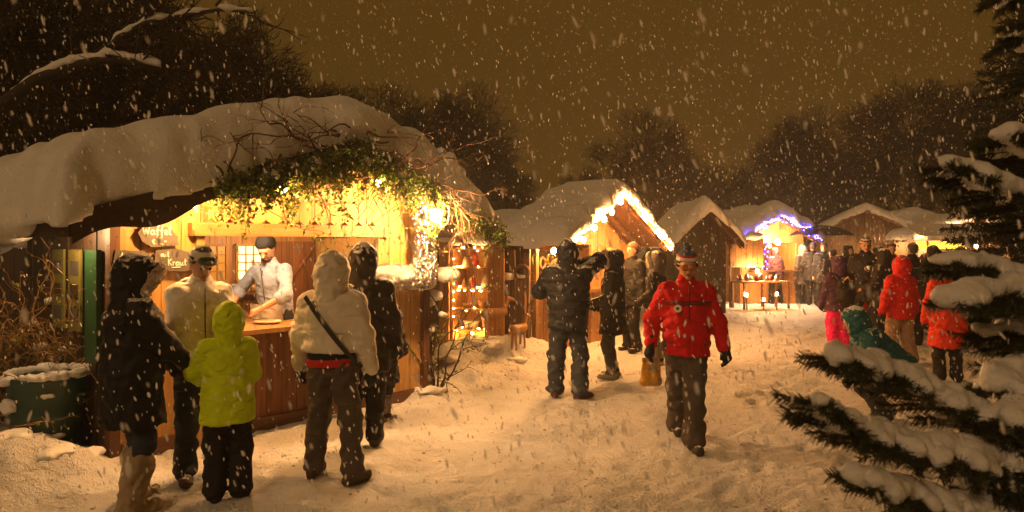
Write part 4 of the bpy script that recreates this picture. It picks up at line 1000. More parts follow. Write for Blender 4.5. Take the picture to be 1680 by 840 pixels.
lumps('snow_clump', 'lumpy snow cap above the foil duct at the right gable', A, [((2.95,-.38,2.30),(.14,.12,.09)),((3.15,-.36,2.36),(.15,.13,.12)),((3.32,-.36,2.32),(.12,.11,.09)),((2.78,-.4,2.42),.10),((3.2,-.4,2.24),(.05,.05,.12))], 2)
lumps('snow_clump', 'tall snow heap with twigs on the right roof slope', A, [((3.30,-.40,2.62),(.13,.14,.18)),((3.42,-.38,2.52),(.14,.13,.14)),((3.22,-.35,2.74),(.09,.09,.08)),((3.55,-.42,2.38),(.14,.13,.12)),((3.68,-.42,2.26),(.12,.12,.10))], 7)
lumps('snow_clump', 'ragged snow lump in the ivy left of the gable peak', A, [((1.5,-.60,2.50),.07),((1.62,-.62,2.46),.06),((1.40,-.6,2.44),.06)], 9)
lumps('snow_clump', 'ragged snow lump in the ivy right of the gable peak', A, [((2.45,-.62,2.50),.08),((2.57,-.62,2.42),.07)], 10)
lumps('snow_clump', 'small snow lump on the ivy exactly under the gable peak', A, [((2.0,-.62,2.60),.06),((2.08,-.62,2.56),.05)], 11)
lumps('snow_clump', 'small snow lump low on the left end of the ivy', A, [((1.05,-.62,2.36),.06),((.97,-.62,2.32),.045)], 12)

# ---- twisted willow and ivy
def curl_twig(b, p, d, L, r, rs, wind=.5, depth=0, leaf=None, split=.22, down=0.):
    p = Vector(p); d = Vector(d).normalized(); n = max(4, int(L/.045)); P_ = [p.copy()]; ax = Vector(rs.normal(size=3)).normalized(); ph = rs.uniform(0,6)
    for i in range(n):
        ax = (ax+Vector(rs.normal(size=3))*.35).normalized()
        d = (d+ax.cross(d)*wind*math.sin(ph+i*.7)+Vector((0,0,-down))).normalized(); p = p+d*(L/n); P_.append(p.copy())
        if depth > 0 and i > 1 and rs.rand() < split: curl_twig(b, p, d+Vector(rs.normal(size=3))*.8, L*rs.uniform(.3,.6), r*.55, rs, wind, depth-1, leaf, split, down)
        if leaf is not None and rs.rand() < leaf[1]:
            dd = Vector(rs.normal(size=3))+Vector((0,0,-.8)); leaf[0].leaf(p, leaf[2]*rs.uniform(.6,1.2), leaf[2]*.55, dd, rs.normal(size=3), rs.rand())
    b.tube(P_, [r*(1-.75*i/n) for i in range(n+1)], 5 if r > .008 else 4)
rs = np.random.RandomState(11)
t = thing('willow_garland', 'twisted corkscrew willow twigs lying over the stall gable', 'branches', A.location, A.rotation_euler.z)
for i in range(44):
    b = MB(); x_ = rs.uniform(1.15,3.1); y_ = rs.uniform(-.62,-.50); dx_ = rs.choice((-1,1))
    curl_twig(b, (x_, y_, rz(x_)+rs.uniform(-.08,.16)), (dx_, rs.uniform(-.2,.05), rs.uniform(-.3,.15)), rs.uniform(.5,1.0), .010, rs, .38, 2, down=.03); b.build('twig', M['twig'], t, True)
for (x_,h_,L_) in ((.62,.26,.42),(.66,.36,.45),(.70,.15,.38),(1.12,.32,.32),(1.5,.30,.32)):
    b = MB(); curl_twig(b, (x_+.02, -.57, rz(x_)+.02), (rs.uniform(-.3,.3),-.15,1), L_, .011, rs, .65, 2, split=.35); b.build('twig', M['twig'], t, True)
for i in range(9):
    b = MB(); x_ = rs.uniform(2.7,3.5); curl_twig(b, (x_, -.55, rz(x_)-.02), (rs.uniform(-.3,.3),-.5,-.6), rs.uniform(.5,.9), .009, rs, .55, 2, down=.08); b.build('twig', M['twig'], t, True)
t = thing('ivy_garland', 'green and yellow ivy garland hanging along the gable edge over the window', 'ivy', A.location, A.rotation_euler.z)
lv = MB(); st = MB()
def ivy(n, fx, spread, drop, dens, size=.045):
    for i in range(n):
        x_ = fx(); z0 = rz(x_)+rs.uniform(-.12,.02); L = abs(rs.normal())*drop+.06; P_ = []; p = Vector((x_, -.56+rs.uniform(-.10,.04), z0)); d = Vector((rs.normal()*.6, rs.normal()*.3-.1, -.6))
        k = int(L/.03)+2
        for j in range(k):
            d = (d+Vector(rs.normal(size=3))*.3+Vector((0,0,-.12))).normalized(); p = p+d*.03; P_.append(p.copy())
            for _ in range(dens):
                dd = Vector(rs.normal(size=3)); dd.z -= .6; lv.leaf(p+Vector(rs.normal(size=3))*.022, size*rs.uniform(.5,1.2), size*.6, dd, rs.normal(size=3), rs.rand()**2)
        st.tube(P_, .003, 4)
ivy(330, lambda: min(max(rs.normal(1.75,.62), .75), 2.95), .1, .19, 3)
ivy(60, lambda: min(max(rs.normal(1.7,.7), .6), 2.95), .1, .36, 2, .05)
ivy(60, lambda: rs.uniform(3.3,4.0), .1, .12, 3)
ivy(40, lambda: rs.uniform(.6,1.3), .1, .10, 2, .035)
for x_, z_, d_, L_ in ((1.0,2.05,(-1,-.1,-.25),.75),(1.0,2.10,(1,-.1,-.45),1.0),(2.75,2.1,(.2,-.2,-.8),.6),(2.35,2.2,(.1,-.2,-.9),.5),(2.6,2.2,(-.1,-.2,-.8),.5)):
    curl_twig(st, (x_,-.50,z_), d_, L_, .005, rs, .25, 1, (lv,.5,.05))
lv.build('foliage', M['leaf'], t); st.build('stem', M['twig'], t)
# icicles and snow bits in the garland
b = MB()
for i in range(50):
    x_ = rs.uniform(.9,3.9); z_ = rz(x_)-rs.uniform(.15,.35); L = rs.uniform(.02,.08); b.tube([(x_,-.6,z_),(x_,-.6,z_-L)], [.007,.001], 5)
ic = b.build('icicles', plain('ice',(.75,.75,.75),.2), None, True); ic.location = A.location; ic.rotation_euler.z = A.rotation_euler.z; ic['kind'] = 'stuff'

# ---- things at the left side of the stall
t = thing('notice_board', 'green panel leaning on the dark side wall next to two olive posters', 'board', onA(-.07,.10,0), A.rotation_euler.z)
b = MB(); b.box((-.02,0,.8),(.02,.26,1.72)); b.build('panel', M['green'], t)
for i_, (y_, lab) in enumerate(((.52,'olive poster with pale squares on the dark side wall, next to the green panel'),(.95,'olive poster with pale squares on the dark side wall, farther from the green panel'))):
    t = thing('poster', lab, 'poster', onA(-.055,y_,0), A.rotation_euler.z, 'olive posters on the side wall')
    b = MB(); b.box((-.018,0,1.02),(0,.30,1.72)); b.build('sheet', M['olive'], t)
    for k_ in range(3): b = MB(); b.box((-.022,.05,1.10+k_*.2),(-.0185,.25,1.22+k_*.2)); b.build('picture', [M['slate'],M['darkz'],M['slate']][k_], t)
# green round bin with snowy rim
bx, by = G(78, 752); bz = float(gz(bx,by))-.02
t = thing('waste_bin', 'dark green round waste bin with snow on its rim', 'bin', (bx,by,bz))
b = MB(); b.lathe([(.23,0),(.245,.02),(.27,.25),(.275,.27),(.27,.29),(.285,.53),(.295,.54),(.295,.575),(.27,.575),(.262,.5),(.235,.05)], n=32); b.build('bin_body', M['bin'], t, True)
for q in (-1,1): b = MB(); b.tube([(q*.28,-.06,.42),(q*.33,-.05,.42),(q*.33,.05,.42),(q*.28,.06,.42)], .012, 6); b.build('handle', M['bin'], t)
s = SD(.016); rr_ = np.random.RandomState(3)
for i in range(22):
    a = 2*math.pi*i/22
    if 3.6 < a < 4.4: continue
    s.cap((.28*math.cos(a),.28*math.sin(a),.59),(.28*math.cos(a+.3),.28*math.sin(a+.3),.59), .022+.02*rr_.rand(), .022+.015*rr_.rand(), .02)
s.ell((0,.05,.50),(.26,.2,.06),.03); s.ell((-.14,-.26,.36),(.07,.03,.06),.02).ell((-.18,-.21,.56),(.08,.07,.05),.02).ell((.13,-.24,.44),(.07,.03,.02),.02); s.fn(wob(.008,40,2)); link('snow_cap', s.mesh('snow_cap', [M['snow']]), t)
# golden willow bush beside the bin
bx, by = -4.15, 7.0
t = thing('willow_bush', 'twisted golden willow bush with snow on its twigs beside the dark side wall', 'bush', (bx,by,float(gz(bx,by))-.03))
st = MB(); lv = MB()
for i in range(70):
    a = rs.uniform(0,6.28); curl_twig(st, (.08*math.cos(a),.08*math.sin(a),0), (.8*math.cos(a)*rs.rand(),.8*math.sin(a)*rs.rand()-.15,1.0), rs.uniform(.8,1.65), .011, rs, .42, 2, (lv,.16,.05), .2)
st.build('twigs', M['willow'], t); lv.build('foliage', M['leafy'], t)
for i in range(26):
    s = SD(.014); a = rs.uniform(0,6.28); q = rs.uniform(0,.45); c_ = (q*math.cos(a), q*math.sin(a)-.1, rs.uniform(.6,1.3)); s.ell(c_, (rs.uniform(.03,.09), .04, rs.uniform(.02,.035)), .03)
    s.fn(wob(.008,40,8)); link('snow_lump', s.mesh('snow_lump', [M['snow']]), t)
bx, by = -4.75, 6.9
t = thing('leafless_bush', 'low dark bush with pale twigs at the left edge behind the bin', 'bush', (bx,by,0)); st = MB(); lv = MB()
for i in range(40):
    a = rs.uniform(0,6.28); curl_twig(st, (0,0,0), (.9*math.cos(a)*rs.rand(),.9*math.sin(a)*rs.rand(),1.0), rs.uniform(.6,1.1), .010, rs, .35, 2, (lv,.2,.05), .2)
st.build('twigs', M['bark'], t); lv.build('foliage', M['leafy'], t)
# dark fence at the far left behind the bush
t = thing('board_fence', 'dark board fence behind the leafless bush left of the stall', 'fence', (-9.2,8.3,0), R(-6)); b = MB()
planks(b, 0, 4.0, 0, 1.75, 0, .03, .16); b.build('boards', M['darkz'], t)
for q in (0,1.3,2.6,3.9): b = MB(); b.box((q,.032,0),(q+.09,.11,1.8)); b.build('post', M['dark'], t)
s = SD(.03); s.cap((0,.03,1.80),(4.0,.03,1.80),.06,.06,.02).fn(wob(.02,9,2)); link('snow_cap', s.mesh('snow_cap', [M['snow']]), t)
# shrub right of the stall
bx, by = G(716, 652)
t = thing('climbing_shrub', 'slender shrub with yellow green leaves and snow at the right hut corner', 'bush', (bx,by,float(gz(bx,by))-.05)); st = MB(); lv = MB()
for i in range(9): 
    a = rs.uniform(0,6.28); curl_twig(st, (.05*math.cos(a),.05*math.sin(a),0), (.25*math.cos(a),.25*math.sin(a),1), rs.uniform(.9,1.45), .014, rs, .22, 2, (lv,.30,.06), .18)
st.build('stem', M['bark'], t); lv.build('foliage', M['leafy'], t)
s = SD(.018)
for c, r in [((.12,-.02,1.34),(.15,.10,.09)),((-.02,.0,1.10),(.09,.07,.07)),((-.08,0,1.0),(.07,.06,.04)),((.08,-.05,.88),(.07,.05,.04)),((-.05,-.05,.72),(.06,.05,.03))]:
    s = SD(.014); s.ell(c, r, .04).fn(wob(.010,30,5)); link('snow_lump', s.mesh('snow_lump', [M['snow']]), t)

# ======================= second hut
B = hut_frame('market_hut', 'second wooden hut with bulbs along its snowy gable and a craft shelf at its side', .33, 11.30, .539, .842)
bpy.context.view_layer.update()
def onB(x, y, z): return B.matrix_world @ Vector((x,y,z))
qx0, qx1, qxp, qz0, qz1, qzp = -.05, 3.85, 1.65, 1.93, 1.76, 2.70
rzB = lambda x: qz0+(qzp-qz0)*(x-qx0)/(qxp-qx0) if x < qxp else qzp+(qz1-qzp)*(x-qxp)/(qx1-qxp)
b = MB(); planks(b, 0, 3.8, 0, .96, 0, .03, .16); planks(b, 1.95, 3.8, .964, lambda x: rzB(x)-.06, 0, .03, .16); b.build('front_wall', M['orange'], B)
b = MB(); planks(b, .02, 1.945, 1.86, lambda x: rzB(x)-.06, .004, .03, .16); b.build('gable_boards', M['pine'], B)
for x_ in (.0,1.90): b = MB(); b.box((x_,-.05,.0),(x_+.08,-.004,1.86)); b.build('post', M['pine'], B)
b = MB(); b.box((.085,-.06,1.76),(1.895,-.003,1.855)); b.build('lintel', M['pine_x'], B)
b = MB(); b.box((.09,-.35,.97),(2.4,-.06,1.01)); b.build('counter', M['pine_x'], B)
b = MB(); planks(b, 0, 3.8, 0, 1.8, 2.9, 2.93, .2); side_planks(b, 3.77, 3.8, .035, 2.89, 0, 1.8); b.build('back_wall', M['orange'], B)
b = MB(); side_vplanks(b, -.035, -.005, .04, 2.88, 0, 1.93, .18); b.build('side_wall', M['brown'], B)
b = MB(); b.box((.3,1.4,.05),(1.9,1.45,1.8)); b.build('inner_partition', M['orange'], B)
roof_slabs(B, qx0-.25, qx1, qxp, qz0-.10, qz1, qzp, -.75, .45, M['brown_x'])
b = MB(); planks(b, .02, 3.78, 1.7, lambda x: rzB(x)-.06, .40, .43, .16); b.build('gable_back', M['brown'], B)
_r = roof_slabs(B, qx0-.25, qx1, qxp, qz0-.10, qz1, 2.22, .46, 2.95, M['brown_x']); _r.name = 'low_roof'
roof_snow(B, qx0-.36, qx1+.05, qxp, qz0-.12, qz1, 2.22, .30, 3.1, .24, .05, 14, amp=.35, name='low_roof_snow')
b = MB(); b.prism([(qx0-.27,qz0-.24),(qxp,qzp-.15),(qxp,qzp+.01),(qx0-.27,qz0-.09)], -.79, -.752); b.prism([(qxp+.001,qzp-.15),(qx1+.02,qz1-.15),(qx1+.02,qz1+.01),(qxp+.001,qzp+.01)], -.79, -.752); b.build('barge_board', M['brown_x'], B)
roof_snow(B, qx0-.36, qx1+.05, qxp, qz0-.12, qz1, qzp, -.80, .50, .24, .05, 12, amp=.35)
t = thing('string_lights', 'warm bulbs strung along the gable edge of the second hut', 'lights', B.location, B.rotation_euler.z)
for x_ in (.0,.38,.72,1.0,1.35,1.65,1.95,2.3,2.62,2.95,3.30,3.65): bulb(t, x_, -.86, rzB(x_)-.12-.03*math.sin(x_*9), .037, 'bulb_s')
b = MB(); b.tube([(x_, -.86, rzB(x_)-.07) for x_ in np.linspace(-.1,3.9,30)], .006, 4); b.build('wire', M['black'], t)
t = thing('hanging_lamp', 'bright bare bulb in the window of the second hut', 'lamp', onB(.42,-.12,1.66), B.rotation_euler.z); bulb(t, 0,0,0,.04,'bulb_s'); b = MB(); b.tube([(0,0,.08),(0,.02,.2)], .006, 5); b.build('cord', M['black'], t)
t = thing('ceiling_lamp', 'bulb lighting the inside of the second hut', 'lamp', onB(1.2,.6,1.8), B.rotation_euler.z); bulb(t, 0,0,0,.03); b = MB(); b.tube([(0,0,.07),(0,0,.5)], .006, 5); b.build('cord', M['black'], t)
# hung wares in the window
for i, (x_, z_) in enumerate(((.55,1.5),(.8,1.45),(1.05,1.5),(1.3,1.42),(1.6,1.5))):
    g_ = MB(); g_.tube([(.09*math.cos(a), 0, .09*math.sin(a)) for a in np.linspace(0,2*math.pi,16)], .022, 6); ob = g_.build('wreath', M['basket'] if i%2 else M['leafy'], None, True); ob.location = onB(x_, .3, z_); ob.rotation_euler.z = B.rotation_euler.z
    tag(ob, ('first','second','third','fourth','fifth')[i]+' twig wreath from the left hanging in the window of the second hut', 'wreath', 'wreaths hanging in the second hut')
o = MB(); o.lathe([(0,-.012),(.17,-.012),(.17,.012),(0,.012)], n=24); ob = o.build('round_sign', M['pine'], None); ob.location = onB(2.6,-.06,1.55); ob.rotation_euler = (R(90),0,B.rotation_euler.z); tag(ob, 'round wooden disc on the front wall of the second hut', 'sign')
# lit craft shelf at the side wall of the second hut (faces the path)
S_ = Matrix.Rotation(0,4,'Z')
t = thing('display_shelf', 'tall lit craft shelf with snow on its feet between the two huts', 'shelf', onB(-.42,.50,0), B.rotation_euler.z)
b = MB(); b.box((-.02,0,.0),(.36,.045,1.93)); b.build('side_board', M['orange'], t); b = MB(); b.box((-.02,.72,.0),(.36,.765,1.93)); b.build('side_board', M['orange'], t)
b = MB(); b.box((.34,.046,0),(.36,.719,1.93)); b.build('back_board', M['orange'], t)
b = MB(); b.box((-.05,-.26,.0),(-.02,-.005,1.93)); b.box((-.05,-.0,1.9),(-.022,.77,1.96)); b.build('front_frame', M['orange'], t); 
b = MB(); b.box((-.055,.78,.0),(-.02,.97,1.9)); b.build('door_leaf', M['orange'], t)
SH = (.12,.42,.74,1.06,1.38,1.68)
for z_ in SH: b = MB(); b.box((-.01,.047,z_),(.338,.718,z_+.022)); b.build('shelf', M['pine_x'], t)
ft = thing('fairy_lights', 'tiny warm fairy lights on the shelves of the craft shelf', 'lights', onB(-.42,.50,0), B.rotation_euler.z)
for i in range(34):
    k_ = rs.randint(0,5); b = MB(); b.ball((-.02, .08+.60*rs.rand(), SH[k_+1]+rs.choice((-.02,.035))), .009, 4); b.build('bulb', M['fairy'], ft, True)
for i in range(8): b = MB(); b.ball((-.03, .70, .62+i*.13), .009, 4); b.build('bulb', M['fairy'], ft, True)
b = MB(); b.tube([(-.028,.70,.5+i*.14+.01*math.sin(i*3)) for i in range(10)], .003, 4); b.build('wire', M['twig'], ft)
tl = thing('shelf_lamp', 'small lamp under the top of the craft shelf', 'lamp', onB(-.38,.88,1.86), B.rotation_euler.z); bulb(tl,0,0,0,.022,'bulb_sh')
tl = thing('shelf_lamp', 'small lamp low inside the craft shelf throwing orange light on the snow', 'lamp', onB(-.36,.9,.36), B.rotation_euler.z); bulb(tl,0,0,0,.020,'bulb_sh')
def sware(k_, y_, name, label, cat, mt, fn, group=None):
    o = MB(); fn(o); ob = o.build(name, mt, None, True); ob.location = onB(-.42+.15, .50+y_, SH[k_]+.024); ob.rotation_euler.z = B.rotation_euler.z; return tag(ob, label, cat, group)
bask = lambda r,h_: (lambda o: o.lathe([(0,0),(r*.8,0),(r,h_),(r*1.06,h_+.01),(r*.92,h_+.01),(r*.74,.02),(0,.02)], n=18))
bell = lambda r,h_: (lambda o: o.lathe([(r,0),(r*.92,h_*.3),(r*.55,h_*.75),(r*.2,h_),(0,h_*1.02)], n=16))
sware(4, .16, 'candle_lantern', 'golden lantern on the upper shelf of the craft shelf', 'lantern', M['basket'], bell(.07,.2))
sware(4, .40, 'bear_figure', 'red cloth figure on the upper shelf of the craft shelf', 'figure', M['red'], lambda o: (o.ball((0,0,.07),.06,8), o.ball((0,0,.17),.045,8), o.ball((-.03,0,.21),.015,5), o.ball((.03,0,.21),.015,5)))
sware(4, .60, 'candle_lantern', 'pale cone lantern on the upper shelf of the craft shelf', 'lantern', M['ceramic'], bell(.06,.16))
sware(3, .20, 'candle_lantern', 'broad clay bell on the middle shelf of the craft shelf', 'lantern', M['ceramic'], bell(.085,.22))
sware(3, .45, 'figure', 'red felt santa shaped figure on the middle shelf', 'figure', M['red'], lambda o: (o.lathe([(.05,0),(.045,.1),(0,.24)], n=12), o.ball((0,0,.13),.035,6)))
sware(3, .62, 'candle_lantern', 'small clay bell on the middle shelf of the craft shelf', 'lantern', M['basket'], bell(.05,.14))
sware(2, .22, 'basket', 'wicker basket on the third shelf from below', 'basket', M['basket'], bask(.11,.10)); sware(2, .50, 'basket', 'shallow wicker tray on the third shelf from below', 'basket', M['basket'], bask(.13,.05))
sware(1, .18, 'basket', 'tall wicker basket on the second shelf from below', 'basket', M['basket'], bask(.09,.20)); sware(1, .48, 'basket', 'round wicker bowl on the second shelf from below', 'basket', M['ceramic'], bask(.13,.10))
sware(0, .22, 'felt_slipper', 'pale felt slippers on the lowest shelf', 'slippers', M['ceramic'], lambda o: (o.ball((0,-.06,.045),.05,8,sc_=(1.8,.8,.8)), o.ball((0,.05,.045),.05,8,sc_=(1.8,.8,.8)))); sware(0, .52, 'cushion', 'red cushion on the lowest shelf of the craft shelf', 'cushion', M['red'], lambda o: o.ball((0,0,.07),.11,8,sc_=(1.1,1.1,.6)))
# rustic slab boards, basket, wreath, pole, wooden reindeer against the side wall
t = thing('slab_fence', 'rough weathered upright slabs leaning at the dark side wall right of the craft shelf', 'fence', onB(-.16,-.02,0), B.rotation_euler.z)
for i, y_ in enumerate((.0,.11,.22,.33,.42)):
    b = MB(); hh = (1.62,1.30,1.68,1.55,1.60)[i]; b.box((-.03-.02*(i%2),y_,0),(.01-.02*(i%2),y_+.10,hh), Matrix.Rotation(R(rs.uniform(-1.5,1.5)),4,'X')); b.build('slab', M['old'], t)
g_ = MB(); g_.lathe([(0,-.07),(.09,-.06),(.11,.03),(.10,.05),(.08,.04),(.0,-.03)], n=18); ob = g_.build('hanging_basket', M['cloth_w'], None, True); ob.location = onB(-.30,.28,1.28); tag(ob, 'small white basket hanging on the dark wall', 'basket')
g_ = MB(); g_.tube([(0, .12*math.cos(a), .10*math.sin(a)) for a in np.linspace(0,2*math.pi,22)], .028, 7); ob = g_.build('wreath', M['twig'], None, True); ob.location = onB(-.24,.06,1.34); ob.rotation_euler.z = B.rotation_euler.z; tag(ob, 'dark twig wreath with snow on the wall beside the orange window', 'wreath')
lumps('snow_clump', 'snow lying on the lower curve of the twig wreath', B, [((-.25,.06,1.27),(.04,.09,.03))], 3, .012, .004)
g_ = MB(); g_.tube([(-.30,-.02,.45),(-.12,.06,1.30)], .022, 8); ob = g_.build('wooden_pole', M['pine'], None, True); ob.location = B.location; ob.rotation_euler.z = B.rotation_euler.z; tag(ob, 'pale wooden pole leaning at the corner of the second hut', 'pole')
for i_, (x_, y_, sc__, lab) in enumerate(((-.55,.35,1.,'larger wooden reindeer standing in the snow by the slab boards'),(-.55,-.08,.85,'smaller wooden reindeer standing in the snow near the hut corner'))):
    p_ = onB(x_,y_,0); t = thing('wooden_reindeer', lab, 'reindeer figure', (p_.x,p_.y,float(gz(p_.x,p_.y))), R(20+30*i_), 'wooden reindeer beside the hut'); t.scale = (sc__,)*3
    s = SD(.012); s.cap((-.14,0,.34),(.13,0,.36),.085,.075,.04).cap((.13,0,.37),(.20,0,.56),.05,.04,.03).cap((.20,0,.57),(.30,0,.54),.045,.028,.02)
    for q in ((-.13,-.04),(-.13,.04),(.10,-.04),(.10,.04)): s.cap((q[0],q[1],.32),(q[0],q[1]*1.3,0),.024,.017,.02)
    link('body', s.mesh('body', [M['orange']]), t)
    for q in (-1,1): b = MB(); b.tube([(.19,q*.02,.60),(.15,q*.08,.72),(.18,q*.13,.82)], .009, 5); b.tube([(.15,q*.08,.72),(.22,q*.10,.78)], .007, 5); b.build('antler', M['twig'], t)
for i_, (x_, y_, r_, lab) in enumerate(((740,606,.22,'low snow clod at the foot of the craft shelf'),(775,596,.26,'broad snow heap in front of the craft shelf'),(812,596,.2,'snow heap left of the wooden reindeer'),
    (850,600,.17,'snow heap right of the wooden reindeer'),(700,655,.18,'snow clod at the foot of the slender shrub'),(760,640,.12,'small loose snow clod on the path near the shrub'),
    (20,785,.20,'snow lump at the left edge in front of the bin'),(90,800,.15,'snow lump between bin and the fur hooded woman'),(55,768,.22,'wide snow heap right before the green bin'),(140,770,.16,'snow heap right beside the green bin'))):
    x__, y__ = G(x_, y_); clod('snow_heap', lab, x__, y__, r_, i_+20)
# ======================= the far huts
def small_hut(label, px, Y, rzd, W, D, ze, zp, bodym, trim, open_=None, T=.3, seed=5, gm=None):
    X = (px-CX)/F*Y
    P = thing('market_hut', label, 'market hut', (X, Y, 0), R(rzd), 'wooden huts of the winter market')
    z_ = lambda x: ze+(zp-ze)*(1-abs(x)/(W/2+.25))
    b = MB()
    if open_:
        a, c, z0, z1 = open_
        planks(b, -W/2, a, 0, lambda x: z_(x)-.05, 0, .03); planks(b, c, W/2, 0, lambda x: z_(x)-.05, 0, .03); planks(b, a+.002, c-.002, 0, z0, 0, .03); planks(b, a+.002, c-.002, z1, lambda x: z_(x)-.05, 0, .03)
    else: planks(b, -W/2, W/2, 0, lambda x: z_(x)-.05, 0, .03)
    b.build('front_wall', gm or bodym, P)
    b = MB(); side_vplanks(b, -W/2-.03, -W/2-.002, .02, D, 0, ze, .2); side_vplanks(b, W/2+.002, W/2+.03, .02, D, 0, ze, .2); planks(b, -W/2, W/2, 0, lambda x: z_(x)-.05, D, D+.03, .2); b.build('side_wall', bodym, P)
    if open_: b = MB(); b.box((a-.05,-.25,z0-.04),(c+.05,-.002,z0)); b.build('counter', trim, P)
    hw = W/2+.25; roof_slabs(P, -hw, hw, 0, ze, ze, zp, -.4, D+.25, M['brown_x'])
    b = MB(); b.prism([(-hw-.02,ze-.13),(0,zp-.13),(0,zp+.01),(-hw-.02,ze+.01)], -.44, -.402); b.prism([(.001,zp-.13),(hw+.02,ze-.13),(hw+.02,ze+.01),(.001,zp+.01)], -.44, -.402); b.build('barge_board', trim, P)
    roof_snow(P, -hw-.05, hw+.05, 0, ze, ze, zp, -.46, D+.3, T, .07, seed)
    return P
C = small_hut('dark thatched looking hut with a steep snowy gable behind the man in red', 1154, 17.0, 6, 1.05, 1.6, 1.80, 2.62, M['darkz'], M['dark'], None, .30, 31)
D = small_hut('hut with blue fairy lights round its gable and a lit orange front', 1268, 21.5, 12, 2.0, 2.2, 1.95, 2.62, M['orange'], M['brown_x'], (-.75,.75,1.0,1.8), .42, 32)
E = small_hut('broad hut with snowy gable and tan underside behind the black umbrella', 1420, 24.5, -20, 3.3, 3.0, 1.98, 2.95, M['old'], M['old'], (-1.0,1.0,1.0,1.8), .22, 33)
H6 = small_hut('low hut at the right behind the white awning', 1590, 22.5, -6, 3.0, 2.4, 1.95, 2.55, M['old'], M['old'], (-1.2,1.2,1.0,1.85), .25, 34)
H7 = small_hut('dim snow covered hut between the blue lit hut and the dark hut', 1220, 25.0, 25, 2.2, 2.0, 1.9, 2.6, M['darkz'], M['dark'], None, .4, 35)
H8 = small_hut('far hut whose snowy roof shows above the scarlet coat', 1500, 27.0, 4, 3.4, 2.4, 2.1, 2.8, M['old'], M['old'], None, .35, 36)
# blue string
t = thing('string_lights', 'blue fairy lights along the gable of the far lit hut', 'lights', D.location, D.rotation_euler.z)
hw = 1.25; rr_ = np.random.RandomState(6)
for i in range(46):
    x_ = -hw+2*hw*i/45; z_ = 1.95+.67*(1-abs(x_)/hw)-.06; b = MB(); b.ball((x_+rr_.normal()*.03, -.5+rr_.normal()*.04, z_+rr_.normal()*.07), .020, 4); b.build('bulb', M['blue'], t)
for i in range(14): b = MB(); b.ball((-.45+rr_.normal()*.05, -.4, 1.05+i*.07), .015, 4); b.build('bulb', M['blue'], t)
b = MB(); b.tube([(x_, -.48, 1.95+.67*(1-abs(x_)/hw)-.04) for x_ in np.linspace(-hw,hw,20)], .006, 4); b.build('wire', M['black'], t)
bpy.context.view_layer.update()
def lampT(label, P, x, y, z, r, mt, cat='lamp'):
    t = thing('hanging_lamp', label, cat, P.matrix_world @ Vector((x,y,z)), P.rotation_euler.z); bulb(t, 0,0,0, r, mt)
    b = MB(); b.tube([(0,0,r+.04),(0,.02,.35)], .007, 5); b.build('cord', M['black'], t); return t
lampT('bright white lamp hanging at the blue lit hut front', D, -.18, -.55, 1.82, .07, 'lampw')
lampT('bulb inside the blue lit hut', D, .2, .5, 1.7, .04, 'bulb')
lampT('small white spot lamp over the goods left of the blue lit hut', D, -1.15, -1.1, 1.02, .045, 'lampw')
lampT('bulb inside the broad hut behind the umbrella', E, 0, .5, 1.72, .045, 'bulb')
lampT('bright lamp under the white awning at the right', H6, -.80, -1.1, 1.72, .065, 'lampw')
lampT('bulb inside the low hut at the right', H6, .4, .4, 1.7, .045, 'bulb')
# orange board and goods table in front of the blue lit hut
w_ = D.matrix_world @ Vector((-1.3,-.9,0))
t = thing('market_stand', 'open stand with orange boards and glowing goods left of the blue lit hut', 'stand', w_, D.rotation_euler.z)
b = MB(); planks(b, -.55, .45, 1.12, 1.90, 0, .03, .16); b.build('back_board', M['orange'], t)
b = MB(); b.box((-.55,-.7,.72),(.85,.0,.76)); b.build('tabletop', M['pine_x'], t)
for q in ((-.52,-.66),(.8,-.66),(-.52,-.05),(.8,-.05)): b = MB(); b.box((q[0],q[1],0),(q[0]+.05,q[1]+.05,.718)); b.build('leg', M['brown'], t)
for q in (-.55,.42): b = MB(); b.box((q,.032,0),(q+.05,.08,1.95)); b.build('post', M['brown'], t)
s = SD(.03); s.cap((-.5,.02,1.95),(.4,.02,1.95),.07,.07,.02).ell((.2,0,2.0),(.25,.15,.12),.05).fn(wob(.02,9,2)); link('snow_cap', s.mesh('snow_cap', [M['snow']]), t)
for i in range(9):
    g_ = MB(); g_.lathe([(0,0),(.06,0),(.07,.05+.02*(i%3)),(.03,.12+.03*(i%3)),(0,.13+.03*(i%3))], n=10); ob = g_.build('candle_jar', [M['ceramic'],M['red'],M['metal']][i%3], None, True)
    ob.location = t.location+Vector((-.45+i*.14, -.35+.1*(i%2), .762)); tag(ob, ('first','second','third','fourth','fifth','sixth','seventh','eighth','ninth')[i]+' ware from the left on the table of the open stand', 'ware', 'wares on the open stand')
for i, (dx_, dz_) in enumerate(((-.3,.42),(.15,.30),(.5,.45))):
    t2 = thing('ground_lantern', ['glowing lantern under the stand table, farthest left','glowing lantern under the middle of the stand table','glowing lantern under the right end of the stand table'][i], 'lantern', t.location+Vector((dx_,-.78,dz_-.1)), 0, 'lanterns under the open stand')
    b = MB(); b.lathe([(.07,0),(.08,.02),(.08,.03),(.06,.04)], n=12); b.build('base', M['black'], t2); bulb(t2, 0,0,.09, .028, 'bulb_s')
    b = MB(); b.tube([(0,0,-dz_+.1),(0,0,0)], .02, 6); b.build('stake', M['brown'], t2)
